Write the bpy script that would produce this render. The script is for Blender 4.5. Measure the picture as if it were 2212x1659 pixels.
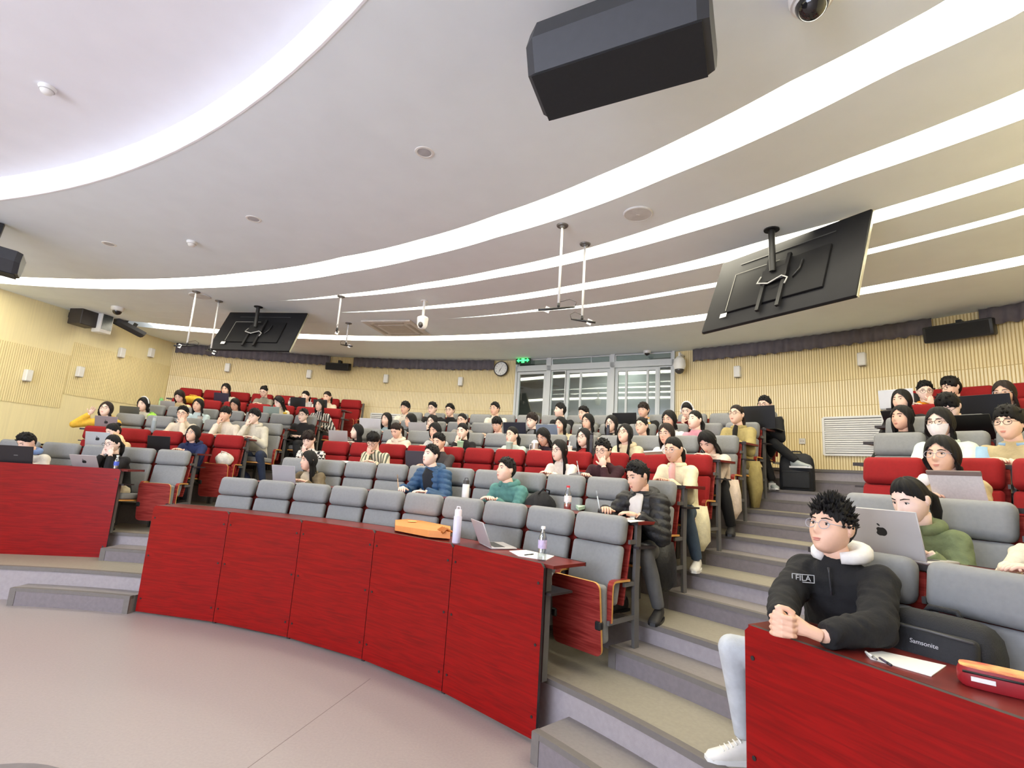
import bpy, bmesh, math, random
import numpy as np
from mathutils import Matrix, Vector

for _o in list(bpy.data.objects): bpy.data.objects.remove(_o)
SC = bpy.context.scene
COL = SC.collection
rng = random.Random(7)

# ------------------------------------------------------------------ camera
IW, IH = 2212, 1659
FPX, PITCH, ROLL, CH = 1102.07, math.radians(9.787), math.radians(3.6596), 1.7072
_f = np.array([0, math.cos(PITCH), math.sin(PITCH)]); _u = np.array([0, -math.sin(PITCH), math.cos(PITCH)]); _r = np.array([1., 0, 0])
RGT = math.cos(ROLL)*_r + math.sin(ROLL)*_u
UPV = -math.sin(ROLL)*_r + math.cos(ROLL)*_u
FWD = _f
cam = bpy.data.cameras.new('camera'); camo = bpy.data.objects.new('camera', cam); COL.objects.link(camo)
cam.sensor_fit = 'HORIZONTAL'; cam.sensor_width = 36; cam.lens = FPX/IW*36; cam.clip_start = .05; cam.clip_end = 200
camo.matrix_world = Matrix(((RGT[0], UPV[0], -FWD[0], 0), (RGT[1], UPV[1], -FWD[1], 0), (RGT[2], UPV[2], -FWD[2], CH), (0, 0, 0, 1)))
SC.camera = camo

# ------------------------------------------------------------------ world, lamps, exposure
wd = bpy.data.worlds.new('world'); SC.world = wd; wd.use_nodes = True
wd.node_tree.nodes['Background'].inputs[0].default_value = (.75, .8, 1, 1)
wd.node_tree.nodes['Background'].inputs[1].default_value = .25
SC.view_settings.view_transform = 'Standard'; SC.view_settings.look = 'None'
SC.view_settings.gamma = 1; SC.view_settings.use_curve_mapping = False
EXPO = 1.0
SC.view_settings.exposure = EXPO
BAND = 6.0          # luminance of the ceiling light troughs
SCREEN = 6.4        # luminance of the unseen screen added to light the front of the hall
STAGE = 40          # watts of each ceiling lamp over the stage
SC.cycles.use_denoising = True
SC.cycles.max_bounces = 7; SC.cycles.diffuse_bounces = 4; SC.cycles.glossy_bounces = 3
SC.cycles.transmission_bounces = 4; SC.cycles.transparent_max_bounces = 8
SC.cycles.sample_clamp_indirect = 6
for x, y in ((-5.2, -2.6), (-2.4, -2.8), (-7.4, -1.2), (-6.4, 0.8), (-9.0, 1.0)):
    L = bpy.data.lights.new('stage_lamp', 'AREA'); L.shape = 'RECTANGLE'; L.size = 1.2; L.size_y = .5
    L.energy = STAGE; L.color = (.86, .92, 1)
    lo = bpy.data.objects.new('stage_lamp', L); COL.objects.link(lo); lo.location = (x, y, 4.1)

# ------------------------------------------------------------------ geometry of the hall
AX, AY = -4.6646, -0.9168                      # common centre of the curved rows
RP = [6.86, 7.72, 8.60, 9.47, 10.3, 11.15, 12.0]   # front edge radius of each tier
ZP = [.345, .63, .92, 1.20, 1.45, 1.70, 2.01]      # height of each tier
RB = [7.42, 8.24, 9.1, 9.95, 10.8, 11.65, 12.5]    # radius of each row of backrests
CZ = 4.18                                      # ceiling
WR = 13.0                                      # radius of back wall
DESK = .765
def ray(u, v): return RGT*((u-IW/2)/FPX) - UPV*((v-IH/2)/FPX) + FWD
def atz(u, v, z):
    d = ray(u, v); return np.array([0, 0, CH]) + d*((z-CH)/d[2])
def atR(u, v, R):
    d = ray(u, v); a = d[0]**2+d[1]**2; b = 2*(-AX*d[0]-AY*d[1]); c = AX*AX+AY*AY-R*R
    return np.array([0, 0, CH]) + d*((-b+math.sqrt(b*b-4*a*c))/(2*a))
def atplane(u, v, p, n):
    d = ray(u, v); o = np.array([0, 0, CH]); n = np.array(n)
    return o + d*(np.dot(np.array(p)-o, n)/np.dot(d, n))
def pol(P): return math.hypot(P[0]-AX, P[1]-AY), math.degrees(math.atan2(P[1]-AY, P[0]-AX))
def PT(R, t, z=0.): a = math.radians(t); return np.array([AX+R*math.cos(a), AY+R*math.sin(a), z])
LWA = np.array([-7.93, 11.67]); LWB = np.array([-8.60, 8.30])     # left wall line
LWd = (LWB-LWA)/np.linalg.norm(LWB-LWA); LWn = np.array([-LWd[1], LWd[0]])   # normal into room
if np.dot(LWn, np.array([0, 5])-LWA) < 0: LWn = -LWn
def tmax(R):           # azimuth at which radius R meets the left wall
    t = 104.6
    while t < 150 and np.dot(PT(R, t)[:2]-LWA, LWn) > 0.0: t += .1
    return t
def tmin(R): return 124.0 - tmax(R)

# ------------------------------------------------------------------ materials
def s2l(c): return tuple(((x/255)/12.92 if x/255 <= .04045 else ((x/255+.055)/1.055)**2.4) for x in c)
_M = {}
def mat(name, col, rough=.6, var=.08, scale=12., bump=0., metal=0., spec=.5, stretch=(1, 1, 1), emit=0., coat=0., bscale=None, alpha=1.):
    if name in _M: return _M[name]
    m = bpy.data.materials.new(name); m.use_nodes = True; nt = m.node_tree; b = nt.nodes['Principled BSDF']
    c = s2l(col)
    b.inputs['Roughness'].default_value = rough; b.inputs['Metallic'].default_value = metal
    b.inputs['Specular IOR Level'].default_value = spec; b.inputs['Coat Weight'].default_value = coat
    tc = nt.nodes.new('ShaderNodeTexCoord'); mp = nt.nodes.new('ShaderNodeMapping'); mp.inputs['Scale'].default_value = stretch
    nt.links.new(tc.outputs['Object'], mp.inputs['Vector'])
    nz = nt.nodes.new('ShaderNodeTexNoise'); nz.inputs['Scale'].default_value = scale; nz.inputs['Detail'].default_value = 4
    nt.links.new(mp.outputs['Vector'], nz.inputs['Vector'])
    rp = nt.nodes.new('ShaderNodeValToRGB'); rp.color_ramp.elements[0].position = .3; rp.color_ramp.elements[1].position = .7
    rp.color_ramp.elements[0].color = tuple(x*(1-var) for x in c)+(1,); rp.color_ramp.elements[1].color = tuple(min(1, x*(1+var)) for x in c)+(1,)
    nt.links.new(nz.outputs['Fac'], rp.inputs['Fac']); nt.links.new(rp.outputs['Color'], b.inputs['Base Color'])
    if bump:
        n2 = nt.nodes.new('ShaderNodeTexNoise'); n2.inputs['Scale'].default_value = bscale or scale*3; n2.inputs['Detail'].default_value = 3
        nt.links.new(mp.outputs['Vector'], n2.inputs['Vector'])
        bp = nt.nodes.new('ShaderNodeBump'); bp.inputs['Strength'].default_value = bump; bp.inputs['Distance'].default_value = .01
        nt.links.new(n2.outputs['Fac'], bp.inputs['Height']); nt.links.new(bp.outputs['Normal'], b.inputs['Normal'])
    if emit:
        b.inputs['Emission Color'].default_value = c+(1,); b.inputs['Emission Strength'].default_value = emit
    if alpha < 1: b.inputs['Alpha'].default_value = alpha
    _M[name] = m; return m
def two_tone(name, c1, c2, kind, scale, rough=.8, axis=0, width=.5):
    """woven stripes or checks"""
    if name in _M: return _M[name]
    m = mat(name, c1, rough); nt = m.node_tree; b = nt.nodes['Principled BSDF']
    tc = nt.nodes.new('ShaderNodeTexCoord')
    if kind == 'check':
        t = nt.nodes.new('ShaderNodeTexChecker'); t.inputs['Scale'].default_value = scale
        t.inputs['Color1'].default_value = s2l(c1)+(1,); t.inputs['Color2'].default_value = s2l(c2)+(1,)
        nt.links.new(tc.outputs['Object'], t.inputs['Vector']); nt.links.new(t.outputs['Color'], b.inputs['Base Color'])
    else:
        t = nt.nodes.new('ShaderNodeTexWave'); t.inputs['Scale'].default_value = scale; t.inputs['Distortion'].default_value = 1.2
        t.bands_direction = 'XYZ'[axis]
        nt.links.new(tc.outputs['Object'], t.inputs['Vector'])
        r = nt.nodes.new('ShaderNodeValToRGB'); r.color_ramp.interpolation = 'CONSTANT'
        r.color_ramp.elements[0].color = s2l(c1)+(1,); r.color_ramp.elements[1].color = s2l(c2)+(1,); r.color_ramp.elements[1].position = width
        nt.links.new(t.outputs['Fac'], r.inputs['Fac']); nt.links.new(r.outputs['Color'], b.inputs['Base Color'])
    return m
def wood_red(name, dark, light, rough=.34):
    m = mat(name, light, rough, spec=.22); nt = m.node_tree; b = nt.nodes['Principled BSDF']
    tc = nt.nodes.new('ShaderNodeTexCoord'); mp = nt.nodes.new('ShaderNodeMapping'); mp.inputs['Scale'].default_value = (1.0, 1.0, 16)
    nt.links.new(tc.outputs['Object'], mp.inputs['Vector'])
    n = nt.nodes.new('ShaderNodeTexNoise'); n.inputs['Scale'].default_value = 3.2; n.inputs['Detail'].default_value = 8; n.inputs['Distortion'].default_value = .8
    nt.links.new(mp.outputs['Vector'], n.inputs['Vector'])
    r = nt.nodes.new('ShaderNodeValToRGB'); r.color_ramp.elements[0].position = .34; r.color_ramp.elements[1].position = .66
    r.color_ramp.elements[0].color = s2l(dark)+(1,); r.color_ramp.elements[1].color = s2l(light)+(1,)
    nt.links.new(n.outputs['Fac'], r.inputs['Fac']); nt.links.new(r.outputs['Color'], b.inputs['Base Color'])
    bp = nt.nodes.new('ShaderNodeBump'); bp.inputs['Strength'].default_value = .12; bp.inputs['Distance'].default_value = .004
    nt.links.new(n.outputs['Fac'], bp.inputs['Height']); nt.links.new(bp.outputs['Normal'], b.inputs['Normal'])
    return m
def glass_mat(name, refl=.16, tint=(225, 232, 230)):
    if name in _M: return _M[name]
    m = bpy.data.materials.new(name); m.use_nodes = True; nt = m.node_tree; nt.nodes.clear()
    o = nt.nodes.new('ShaderNodeOutputMaterial'); mx = nt.nodes.new('ShaderNodeMixShader'); mx.inputs[0].default_value = refl
    a = nt.nodes.new('ShaderNodeBsdfTransparent'); a.inputs[0].default_value = s2l(tint)+(1,)
    g = nt.nodes.new('ShaderNodeBsdfGlossy'); g.inputs['Roughness'].default_value = .03
    nt.links.new(a.outputs[0], mx.inputs[1]); nt.links.new(g.outputs[0], mx.inputs[2]); nt.links.new(mx.outputs[0], o.inputs[0])
    _M[name] = m; return m
def emit_mat(name, col, strength):
    if name in _M: return _M[name]
    m = bpy.data.materials.new(name); m.use_nodes = True; nt = m.node_tree; nt.nodes.clear()
    o = nt.nodes.new('ShaderNodeOutputMaterial'); e = nt.nodes.new('ShaderNodeEmission')
    e.inputs[0].default_value = s2l(col)+(1,); e.inputs[1].default_value = strength
    nt.links.new(e.outputs[0], o.inputs[0]); _M[name] = m; return m

M_CEIL = mat('ceiling_paint', (232, 240, 246), .8, .02, 3)
M_FLOOR = mat('vinyl_floor', (162, 152, 149), .38, .05, 60, .03, bscale=300)
M_TREAD = mat('tread_vinyl', (154, 147, 131), .5, .06, 40, .04, bscale=300)
M_RISER = mat('riser_paint', (160, 152, 154), .7, .06, 30, .25, bscale=260)
M_NOSE = mat('nosing_rubber', (112, 106, 102), .7, .05, 30)
M_STEPR = mat('half_step_riser', (124, 116, 119), .7, .07, 30, .3, bscale=260)
M_STEP = mat('step_vinyl', (140, 133, 130), .55, .06, 40, .05, bscale=260)
M_WOOD = mat('wall_slat_wood', (240, 224, 178), .55, .06, 6, .0, stretch=(8, 8, .4))
M_WOOD2 = mat('wall_slat_wood_pale', (244, 231, 194), .55, .06, 6, .0, stretch=(8, 8, .4))
M_WGAP = mat('wall_backing', (206, 182, 126), .8, .05, 6)
M_SMOOTH = mat('wall_veneer', (242, 228, 180), .5, .04, 4, 0, stretch=(10, 10, .3))
M_PANEL = wood_red('red_laminate', (120, 3, 5), (146, 8, 9))
M_DESK = wood_red('desk_laminate', (96, 30, 26), (124, 46, 40), .3)
M_SHELL = wood_red('seat_shell_ply', (120, 34, 30), (158, 62, 56), .3)
M_PLYEDGE = mat('plywood_edge', (214, 160, 84), .5)
M_BLACK = mat('black_plastic', (26, 26, 28), .45)
M_EDGE = mat('black_edging', (44, 36, 38), .5)
M_METAL = mat('grey_steel', (112, 110, 108), .4, .04, metal=.35)
M_GREY = mat('grey_fabric', (138, 139, 140), .9, .05, 40, .15, bscale=900)
M_REDF = mat('red_fabric', (140, 10, 16), .9, .07, 40, .15, bscale=900)
M_WHITE = mat('white_plastic', (232, 231, 228), .4, .02)
M_BAND = emit_mat('light_diffuser', (255, 247, 222), BAND)
M_CURT = mat('valance_cloth', (104, 98, 104), .9, .1, 8)
M_ALU = mat('white_aluminium', (206, 210, 212), .4, .02)
M_CHROME = mat('chrome', (200, 200, 200), .25, .02, metal=.9)
M_PAPER = mat('paper', (240, 240, 236), .8, .01)

# ------------------------------------------------------------------ mesh tools
class MB:
    def __init__(s): s.V = []; s.F = []; s.I = []; s.n = 0
    def add(s, V, F, m=0, xf=None):
        V = np.asarray(V, float)
        if xf is not None: V = V @ xf[0].T + xf[1]
        o = s.n; s.V.append(V); s.n += len(V)
        s.F += [tuple(i+o for i in f) for f in F]
        s.I += [m]*len(F) if np.isscalar(m) else list(m)
        return s
    def box(s, c, d, m=0, rot=None):
        x, y, z = (k/2 for k in d)
        V = np.array([(i*x, j*y, k*z) for i in (-1, 1) for j in (-1, 1) for k in (-1, 1)])
        F = [(0, 1, 3, 2), (4, 6, 7, 5), (0, 4, 5, 1), (2, 3, 7, 6), (0, 2, 6, 4), (1, 5, 7, 3)]
        return s.add(V, F, m, (rot if rot is not None else np.eye(3), np.array(c, float)))
    def rbox(s, c, d, b=.02, seg=2, m=0, rot=None):
        V, F = rbox(d[0], d[1], d[2], b, seg); return s.add(V, F, m, (rot if rot is not None else np.eye(3), np.array(c, float)))
    def tube(s, pts, rad, n=8, m=0, cap=True):
        pts = np.array(pts, float); k = len(pts)
        rad = [rad]*k if np.isscalar(rad) else rad
        T = np.gradient(pts, axis=0); T /= np.linalg.norm(T, axis=1)[:, None]+1e-9
        up = np.array([0, 0, 1.]) if abs(T[0][2]) < .9 else np.array([1., 0, 0])
        A = np.cross(up, T[0]); A /= np.linalg.norm(A)
        V = []
        for i in range(k):
            A = A-T[i]*np.dot(A, T[i]); A /= np.linalg.norm(A)+1e-9; B = np.cross(T[i], A)
            ra, rb = (rad[i], rad[i]) if np.isscalar(rad[i]) else rad[i]
            for j in range(n):
                a = 2*math.pi*j/n; V.append(pts[i]+A*ra*math.cos(a)+B*rb*math.sin(a))
        return s.rings(np.array(V), k, n, m, cap)
    def rings(s, V, k, n, m=0, cap=True, wrap=True):
        F = []
        for i in range(k-1):
            for j in range(n if wrap else n-1):
                F.append((i*n+j, i*n+(j+1) % n, (i+1)*n+(j+1) % n, (i+1)*n+j))
        if cap: F += [tuple(range(n))[::-1], tuple((k-1)*n+j for j in range(n))]
        return s.add(V, F, m)
    def loft(s, R, n=16, m=0, cap=True):
        """R: list of (centre, x radius, y radius) horizontal-ish rings"""
        V = []
        for c, a, b in R:
            for j in range(n):
                t = 2*math.pi*j/n; V.append((c[0]+a*math.cos(t), c[1]+b*math.sin(t), c[2]))
        return s.rings(np.array(V), len(R), n, m, cap)
    def lathe(s, prof, n=16, m=0, xf=None, cap=True):
        V = []; F = []
        for r, z in prof:
            for j in range(n): a = 2*math.pi*j/n; V.append((r*math.cos(a), r*math.sin(a), z))
        k = len(prof)
        for i in range(k-1):
            for j in range(n): F.append((i*n+j, i*n+(j+1) % n, (i+1)*n+(j+1) % n, (i+1)*n+j))
        if cap: F += [tuple(range(n))[::-1], tuple((k-1)*n+j for j in range(n))]
        return s.add(V, F, m, xf)
    def ball(s, c, r, nu=10, nv=7, m=0, rot=None):
        r = (r, r, r) if np.isscalar(r) else r
        V = [(0, 0, r[2])]; F = []
        for i in range(1, nv):
            p = math.pi*i/nv
            for j in range(nu): a = 2*math.pi*j/nu; V.append((r[0]*math.sin(p)*math.cos(a), r[1]*math.sin(p)*math.sin(a), r[2]*math.cos(p)))
        V.append((0, 0, -r[2])); e = len(V)-1
        for j in range(nu):
            F.append((0, 1+j, 1+(j+1) % nu)); F.append((e, 1+(nv-2)*nu+(j+1) % nu, 1+(nv-2)*nu+j))
            for i in range(nv-2): F.append((1+i*nu+j, 1+(i+1)*nu+j, 1+(i+1)*nu+(j+1) % nu, 1+i*nu+(j+1) % nu))
        return s.add(V, F, m, (rot if rot is not None else np.eye(3), np.array(c, float)))
    def sector(s, r0, r1, t0, t1, z0, z1, n=None, m=0):
        """solid annular sector; r0, r1 may be functions of azimuth"""
        n = n or max(2, int(abs(t1-t0)/1.5)); V = []; F = []
        f0 = r0 if callable(r0) else (lambda t: r0); f1 = r1 if callable(r1) else (lambda t: r1)
        for i in range(n+1):
            t = t0+(t1-t0)*i/n
            for r, z in ((f0(t), z0), (f1(t), z0), (f1(t), z1), (f0(t), z1)): V.append(PT(r, t, z))
        for i in range(n):
            for j in range(4): F.append((i*4+j, i*4+(j+1) % 4, i*4+4+(j+1) % 4, i*4+4+j))
        F += [(3, 2, 1, 0), (n*4, n*4+1, n*4+2, n*4+3)]
        return s.add(V, F, m)
    def mesh(s, name, mats, smooth=40):
        me = bpy.data.meshes.new(name)
        V = np.concatenate(s.V) if s.V else np.zeros((0, 3))
        me.from_pydata(V.tolist(), [], s.F)
        for m in (mats if isinstance(mats, (list, tuple)) else [mats]): me.materials.append(m)
        if len(s.F): me.polygons.foreach_set('material_index', s.I)
        bm = bmesh.new(); bm.from_mesh(me); bmesh.ops.recalc_face_normals(bm, faces=bm.faces); bm.to_mesh(me); bm.free()
        if smooth:
            me.shade_smooth()
            if smooth < 180: me.set_sharp_from_angle(angle=math.radians(smooth))
        me.update(); return me
_RB = {}
def rbox(x, y, z, b, seg):
    k = (round(x, 4), round(y, 4), round(z, 4), round(b, 4), seg)
    if k not in _RB:
        bm = bmesh.new(); bmesh.ops.create_cube(bm, size=1); bmesh.ops.scale(bm, vec=(x, y, z), verts=bm.verts)
        bmesh.ops.bevel(bm, geom=bm.edges[:], offset=min(b, x*.49, y*.49, z*.49), segments=seg, profile=.5, affect='EDGES')
        bm.verts.index_update(); _RB[k] = (np.array([v.co[:] for v in bm.verts]), [tuple(v.index for v in f.verts) for f in bm.faces]); bm.free()
    return _RB[k]
def rx(a): a = math.radians(a); c, s = math.cos(a), math.sin(a); return np.array([[1, 0, 0], [0, c, -s], [0, s, c]])
def ry(a): a = math.radians(a); c, s = math.cos(a), math.sin(a); return np.array([[c, 0, s], [0, 1, 0], [-s, 0, c]])
def rz(a): a = math.radians(a); c, s = math.cos(a), math.sin(a); return np.array([[c, -s, 0], [s, c, 0], [0, 0, 1]])
def O(name, me, parent=None, loc=(0, 0, 0), rot=(0, 0, 0), kind=None):
    o = bpy.data.objects.new(name, me); COL.objects.link(o); o.location = loc; o.rotation_euler = rot
    if parent is not None: o.parent = parent
    if kind: o['kind'] = kind
    return o
def E(name, loc=(0, 0, 0), rotz=0.):
    o = bpy.data.objects.new(name, None); COL.objects.link(o); o.location = loc; o.rotation_euler = (0, 0, math.radians(rotz)); o.empty_display_size = .1
    return o
def tag(o, label, cat, group=None):
    o['label'] = label; o['category'] = cat
    if group: o['group'] = group
    return o
# ------------------------------------------------------------------ the setting
RWp = np.array([2.98, 2.02]); RWd = np.array([.713, .70]); RWn = np.array([-.70, .713])
def tmin(R):
    t = 44.
    while t > 0 and np.dot(PT(R, t)[:2]-RWp, RWn) > 0: t -= .1
    return t
def struct(name, mb, mats, smooth=0, parent=None):
    o = O(name, mb.mesh(name, mats, smooth), parent)
    if parent is None: o['kind'] = 'structure'
    return o
# floor
mb = MB(); mb.box((-4, 3, -.1), (16, 22, .2)); struct('floor', mb, M_FLOOR)
mb = MB(); p0 = atz(535, 1659, 0); p1 = atz(800, 1466, 0); d = p1-p0
mb.box((p0+p1)/2+np.array([0, 0, -.0005]), (np.linalg.norm(d), .004, .002), rot=rz(math.degrees(math.atan2(d[1], d[0])))); struct('trim_1', mb, mat('floor_seam', (118, 106, 102), .6))
mb = MB(); c = atz(-150, 1790, 0); mb.lathe([(.01, .0005), (.5, .0005), (.5, .006), (.01, .006)], 40, xf=(np.eye(3), c)); struct('trim_2', mb, mat('dark_floor_inlay', (120, 114, 114), .6))
# tiers
for i in range(7):
    r0 = RP[i]; r1 = RP[i+1] if i < 6 else WR+.3; z = ZP[i]; zb = ZP[i-1]-.05 if i else -.02
    t0, t1 = tmin(r0)-2, tmax(r0)+1
    mb = MB(); n = 70; V = []
    for k in range(n+1):
        t = t0+(t1-t0)*k/n
        V += [PT(r0+.02, t, zb), PT(r0+.02, t, z), PT(r1+.06, t, z)]
    F = []; I = []
    for k in range(n):
        a = k*3; F += [(a, a+3, a+4, a+1), (a+1, a+4, a+5, a+2)]; I += [1, 0]
    mb.add(V, F, I); o = struct('seating_tier', mb, [M_TREAD, M_RISER])
    mb = MB(); mb.sector(r0, r0+.055, t0, t1, z-.032, z+.004, n=70); O('nosing', mb.mesh('nosing', M_NOSE, 0), o)
# half steps in both aisles
TCR = [40.86, 41.44, 42.1, 42.67, 43.17, 43.55, 43.9]; TRL = [30.8, 32.45, 33.98, 35.32, 36.25, 36.9, 37.5]
TCL = [80.9, 79.06, 78.7, 78.0, 78.2, 78.0, 78.0]; TLR = [92.6, 90.4, 87.6, 86.2, 85.0, 84.5, 84.1]
def half_step(i, ta, tb, dep):
    z0 = ZP[i-1] if i else 0.; z1 = (z0+ZP[i])/2; r1 = RP[i]+.02; r0 = r1-dep
    mb = MB(); mb.sector(r0, r1, ta, tb, z0-.01, z1, n=6)
    mb.I = [1 if k % 4 == 3 else 0 for k in range(24)]+[0, 0]
    # side 3 is the riser towards the stage
    o = struct('half_step', mb, [M_STEP, M_STEPR])
    mb = MB(); mb.sector(r0-.004, r0+.05, ta, tb, z1-.03, z1+.004, n=6)
    w = math.degrees(.06/r0)
    mb.sector(r0-.006, r0+.01, ta-.02, ta+w, z0, z1, n=1); mb.sector(r0-.006, r0+.01, tb-w, tb+.02, z0, z1, n=1)
    O('nosing', mb.mesh('nosing', M_NOSE, 0), o)
for i in range(7):
    half_step(i, TRL[i]-.6, TCR[i]+(.55 if i else .4), .33)
    half_step(i, TCL[i]+(2.1 if i == 0 else .4), TLR[i]+(1.5 if i == 0 else 1.0), .33 if i else .22)
# ceiling with light troughs
BANDS = [
 ([(0,596),(134,601.6),(268,603),(401,599.6),(535,588),(669,570.5),(740,555),(907,517),(1074.6,463.6),(1292,380),(1480,294.4),(1703,178),(2046.5,0)],
  [(0,612),(134,620.7),(284,624.7),(435,622),(569,614),(740,590),(907,557),(1074.6,512),(1242,461),(1449,380),(1703,270),(1926,157),(2200,31)]),
 ([(31,637.5),(120,646),(220,651),(380,656.5),(529,654.5),(617,649),(740,636),(907,612.5),(1074.6,582),(1242,544),(1480,468.4),(1837,341),(2212,194)],
  [(31,637.6),(120,646.1),(220,651.1),(380,656.6),(529,654.6),(617,649.2),(740,642),(907,625),(1074.6,599),(1242,567),(1480,504.8),(1837,388),(2212,256.5)]),
 ([(380,674),(560,677),(743,674.4),(907,662.7),(1074.6,642.6),(1242,615),(1480,567.5),(1658,517.4),(1870,460.8),(2212,354.6)],
  [(380,674.1),(560,677.1),(743,674.6),(907,668.4),(1074.6,653.7),(1242,629),(1480,586),(1870,487.6),(2212,386)]),
 ([(380,688),(740,695),(989,687),(1158,668.7),(1275,657.7),(1480,622.5),(1870,539.7),(2212,450.5)],
  [(380,688.1),(740,695.1),(989,687.2),(1158,672.7),(1275,663.7),(1480,631.5),(1870,551),(2212,464)]),
 ([(334.6,699),(472,711.5),(642,721),(740,724.6),(974,724.6),(1141.5,716),(1308.7,702.8),(1480,684),(1870,620),(2212,551.8)],
  [(344.6,710),(472,720.5),(642,731),(740,734.6),(974,735),(1141.5,729.6),(1308.7,716),(1480,697.6),(1828,642),(2212,572)])]
TIPS = [114., 86.6, 79.6, 68.8, 104.]
def rfun(pts):
    A = sorted((pol(atz(u, v, CZ))[::-1]) for u, v in pts); T = [a[0] for a in A]; R = [a[1] for a in A]
    def f(t):
        if t > T[-1]: return R[-1]+(t-T[-1])*min(.08, (R[-1]-R[-2])/(T[-1]-T[-2]+1e-6))
        return float(np.interp(t, T, R))
    return f
BF = [(rfun(a), rfun(b)) for a, b in BANDS]
DC = np.array([-8.473-.0, -5.439]); DR = 10.867
_p = [atz(u, v, CZ)[:2] for u, v in ((0,431.6),(226.7,387.8),(397.8,314),(596.7,183),(789.6,0))]
_A = np.c_[2*np.array(_p), np.ones(5)]; _s = np.linalg.lstsq(_A, (np.array(_p)**2).sum(1), rcond=None)[0]
DC = _s[:2]; DR = math.sqrt(_s[2]+(_s[:2]**2).sum())
def rdisc(t):
    a = math.radians(t); e = np.array([math.cos(a), math.sin(a)]); o = np.array([AX, AY])-DC
    b = np.dot(o, e); return -b+math.sqrt(b*b-np.dot(o, o)+DR*DR)
T0, T1 = 4., 126.
def smp(f): return f
ceil = None
def slab(name, f0, f1, t0, t1, n=90):
    global ceil
    mb = MB(); mb.sector(f0, f1, t0, t1, CZ, CZ+.14, n=n); o = struct(name, mb, M_CEIL); return o
slab('ceiling', rdisc, lambda t: max(rdisc(t)+.02, BF[0][0](t)), T0, T1, 120)
for k in range(4):
    slab('ceiling', BF[k][1], (lambda k: lambda t: max(BF[k][1](t)+.004, BF[k+1][0](t)))(k), T0, T1, 110)
slab('ceiling', BF[4][1], WR+.4, T0, T1)
slab('ceiling', rdisc, lambda t: rdisc(t)+9, T1, 200, 40); slab('ceiling', rdisc, lambda t: rdisc(t)+9, -90, T0, 40)
mb = MB(); mb.lathe([(.01, 4.45), (DR+.3, 4.45), (DR+.3, 4.5), (.01, 4.5)], 160, xf=(np.eye(3), np.array([DC[0], DC[1], 0]))); struct('ceiling', mb, mat('ceiling_disc_paint', (234, 234, 240), .8, .02, 3))
mb = MB(); V = []; n = 200
for k in range(n):
    a = 2*math.pi*k/n
    for r, z in ((DR-.004, CZ-.003), (DR-.004, 4.455), (DR+.01, 4.455), (DR+.01, CZ-.003)): V.append((DC[0]+r*math.cos(a), DC[1]+r*math.sin(a), z))
F = [(k*4+j, k*4+(j+1) % 4, ((k+1) % n)*4+(j+1) % 4, ((k+1) % n)*4+j) for k in range(n) for j in range(4)]
mb.add(V, F); struct('trim_3', mb, mat('disc_rim_paint', (246, 246, 250), .7, .01, 3))
for k, nm in enumerate(('nearest the round recess', 'second from the round recess', 'third from the round recess', 'fourth and thinnest', 'nearest the back wall')):
    mb = MB(); f0, f1 = BF[k]
    mb.sector(lambda t: f0(t)-.0, lambda t: f1(t)+.0, 12 if k else 16, TIPS[k], CZ+.02, CZ+.03, n=90)
    tag(O('ceiling_light_band', mb.mesh('ceiling_light_band', M_BAND, 0)), 'long curved glowing ceiling light band, '+nm, 'ceiling light', 'curved ceiling light bands')
# back wall: veneer backing, slats and curtains
DL, DRT = 68.55, 53.35         # azimuth of the glazed doors
def wallseg(name, ta, tb):
    mb = MB(); mb.sector(WR, WR+.2, ta, tb, ZP[5]-.2, CZ+.14, n=max(3, int((tb-ta)/1.2)))
    o = struct(name, mb, M_WGAP)
    cuts = [ZP[6]-.02, 2.62, 3.02, 3.42, CZ]
    for j in range(4):
        mb = MB(); step = math.degrees(.037/WR); t = ta+.1
        while t < tb-.1:
            z0, z1 = cuts[j]+.004, cuts[j+1]-.004
            V = []
            for tt in (t, t+step*.62):
                for r in (WR-.009, WR+.01):
                    for z in (z0, z1): V.append(PT(r, tt, z))
            mb.add(V, [(0, 1, 3, 2), (4, 6, 7, 5), (0, 4, 5, 1), (2, 3, 7, 6), (0, 2, 6, 4), (1, 5, 7, 3)])
            t += step
        s = O('slat_panel', mb.mesh('slat_panel', M_WOOD2 if j in (1, 2) else M_WOOD, 0), o, kind='stuff')
    return o
wl = wallseg('wall_back_left', DL, 104.9); wr = wallseg('wall_back_right', 30.3, DRT)
# left wall with three veneer bands
LF = LWA+LWd*15.5
def lw(s, z, off=0.): p = LWA+LWd*s+LWn*off; return np.array([p[0], p[1], z])
mb = MB(); ang = math.degrees(math.atan2(LWd[1], LWd[0]))
mb.box(lw(7.2, 2.2, -.1), (16.4, .2, 5.2), rot=rz(ang)); ow = struct('wall_left', mb, M_SMOOTH)
def band_z(s, a, b): return a+(b-a)*s/15.
M_FINE = mat('wall_fine_grooved', (236, 219, 166), .6, .05, 4, 0, stretch=(6, 6, .3))
_nt = M_FINE.node_tree; _w = _nt.nodes.new('ShaderNodeTexWave'); _w.inputs['Scale'].default_value = 9; _w.bands_direction = 'Y'; _w.inputs['Distortion'].default_value = .3
_tc = _nt.nodes.new('ShaderNodeTexCoord'); _nt.links.new(_tc.outputs['Object'], _w.inputs['Vector'])
_bp = _nt.nodes.new('ShaderNodeBump'); _bp.inputs['Strength'].default_value = .5; _bp.inputs['Distance'].default_value = .01
_nt.links.new(_w.outputs['Fac'], _bp.inputs['Height']); _nt.links.new(_bp.outputs['Normal'], _nt.nodes['Principled BSDF'].inputs['Normal'])
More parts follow.
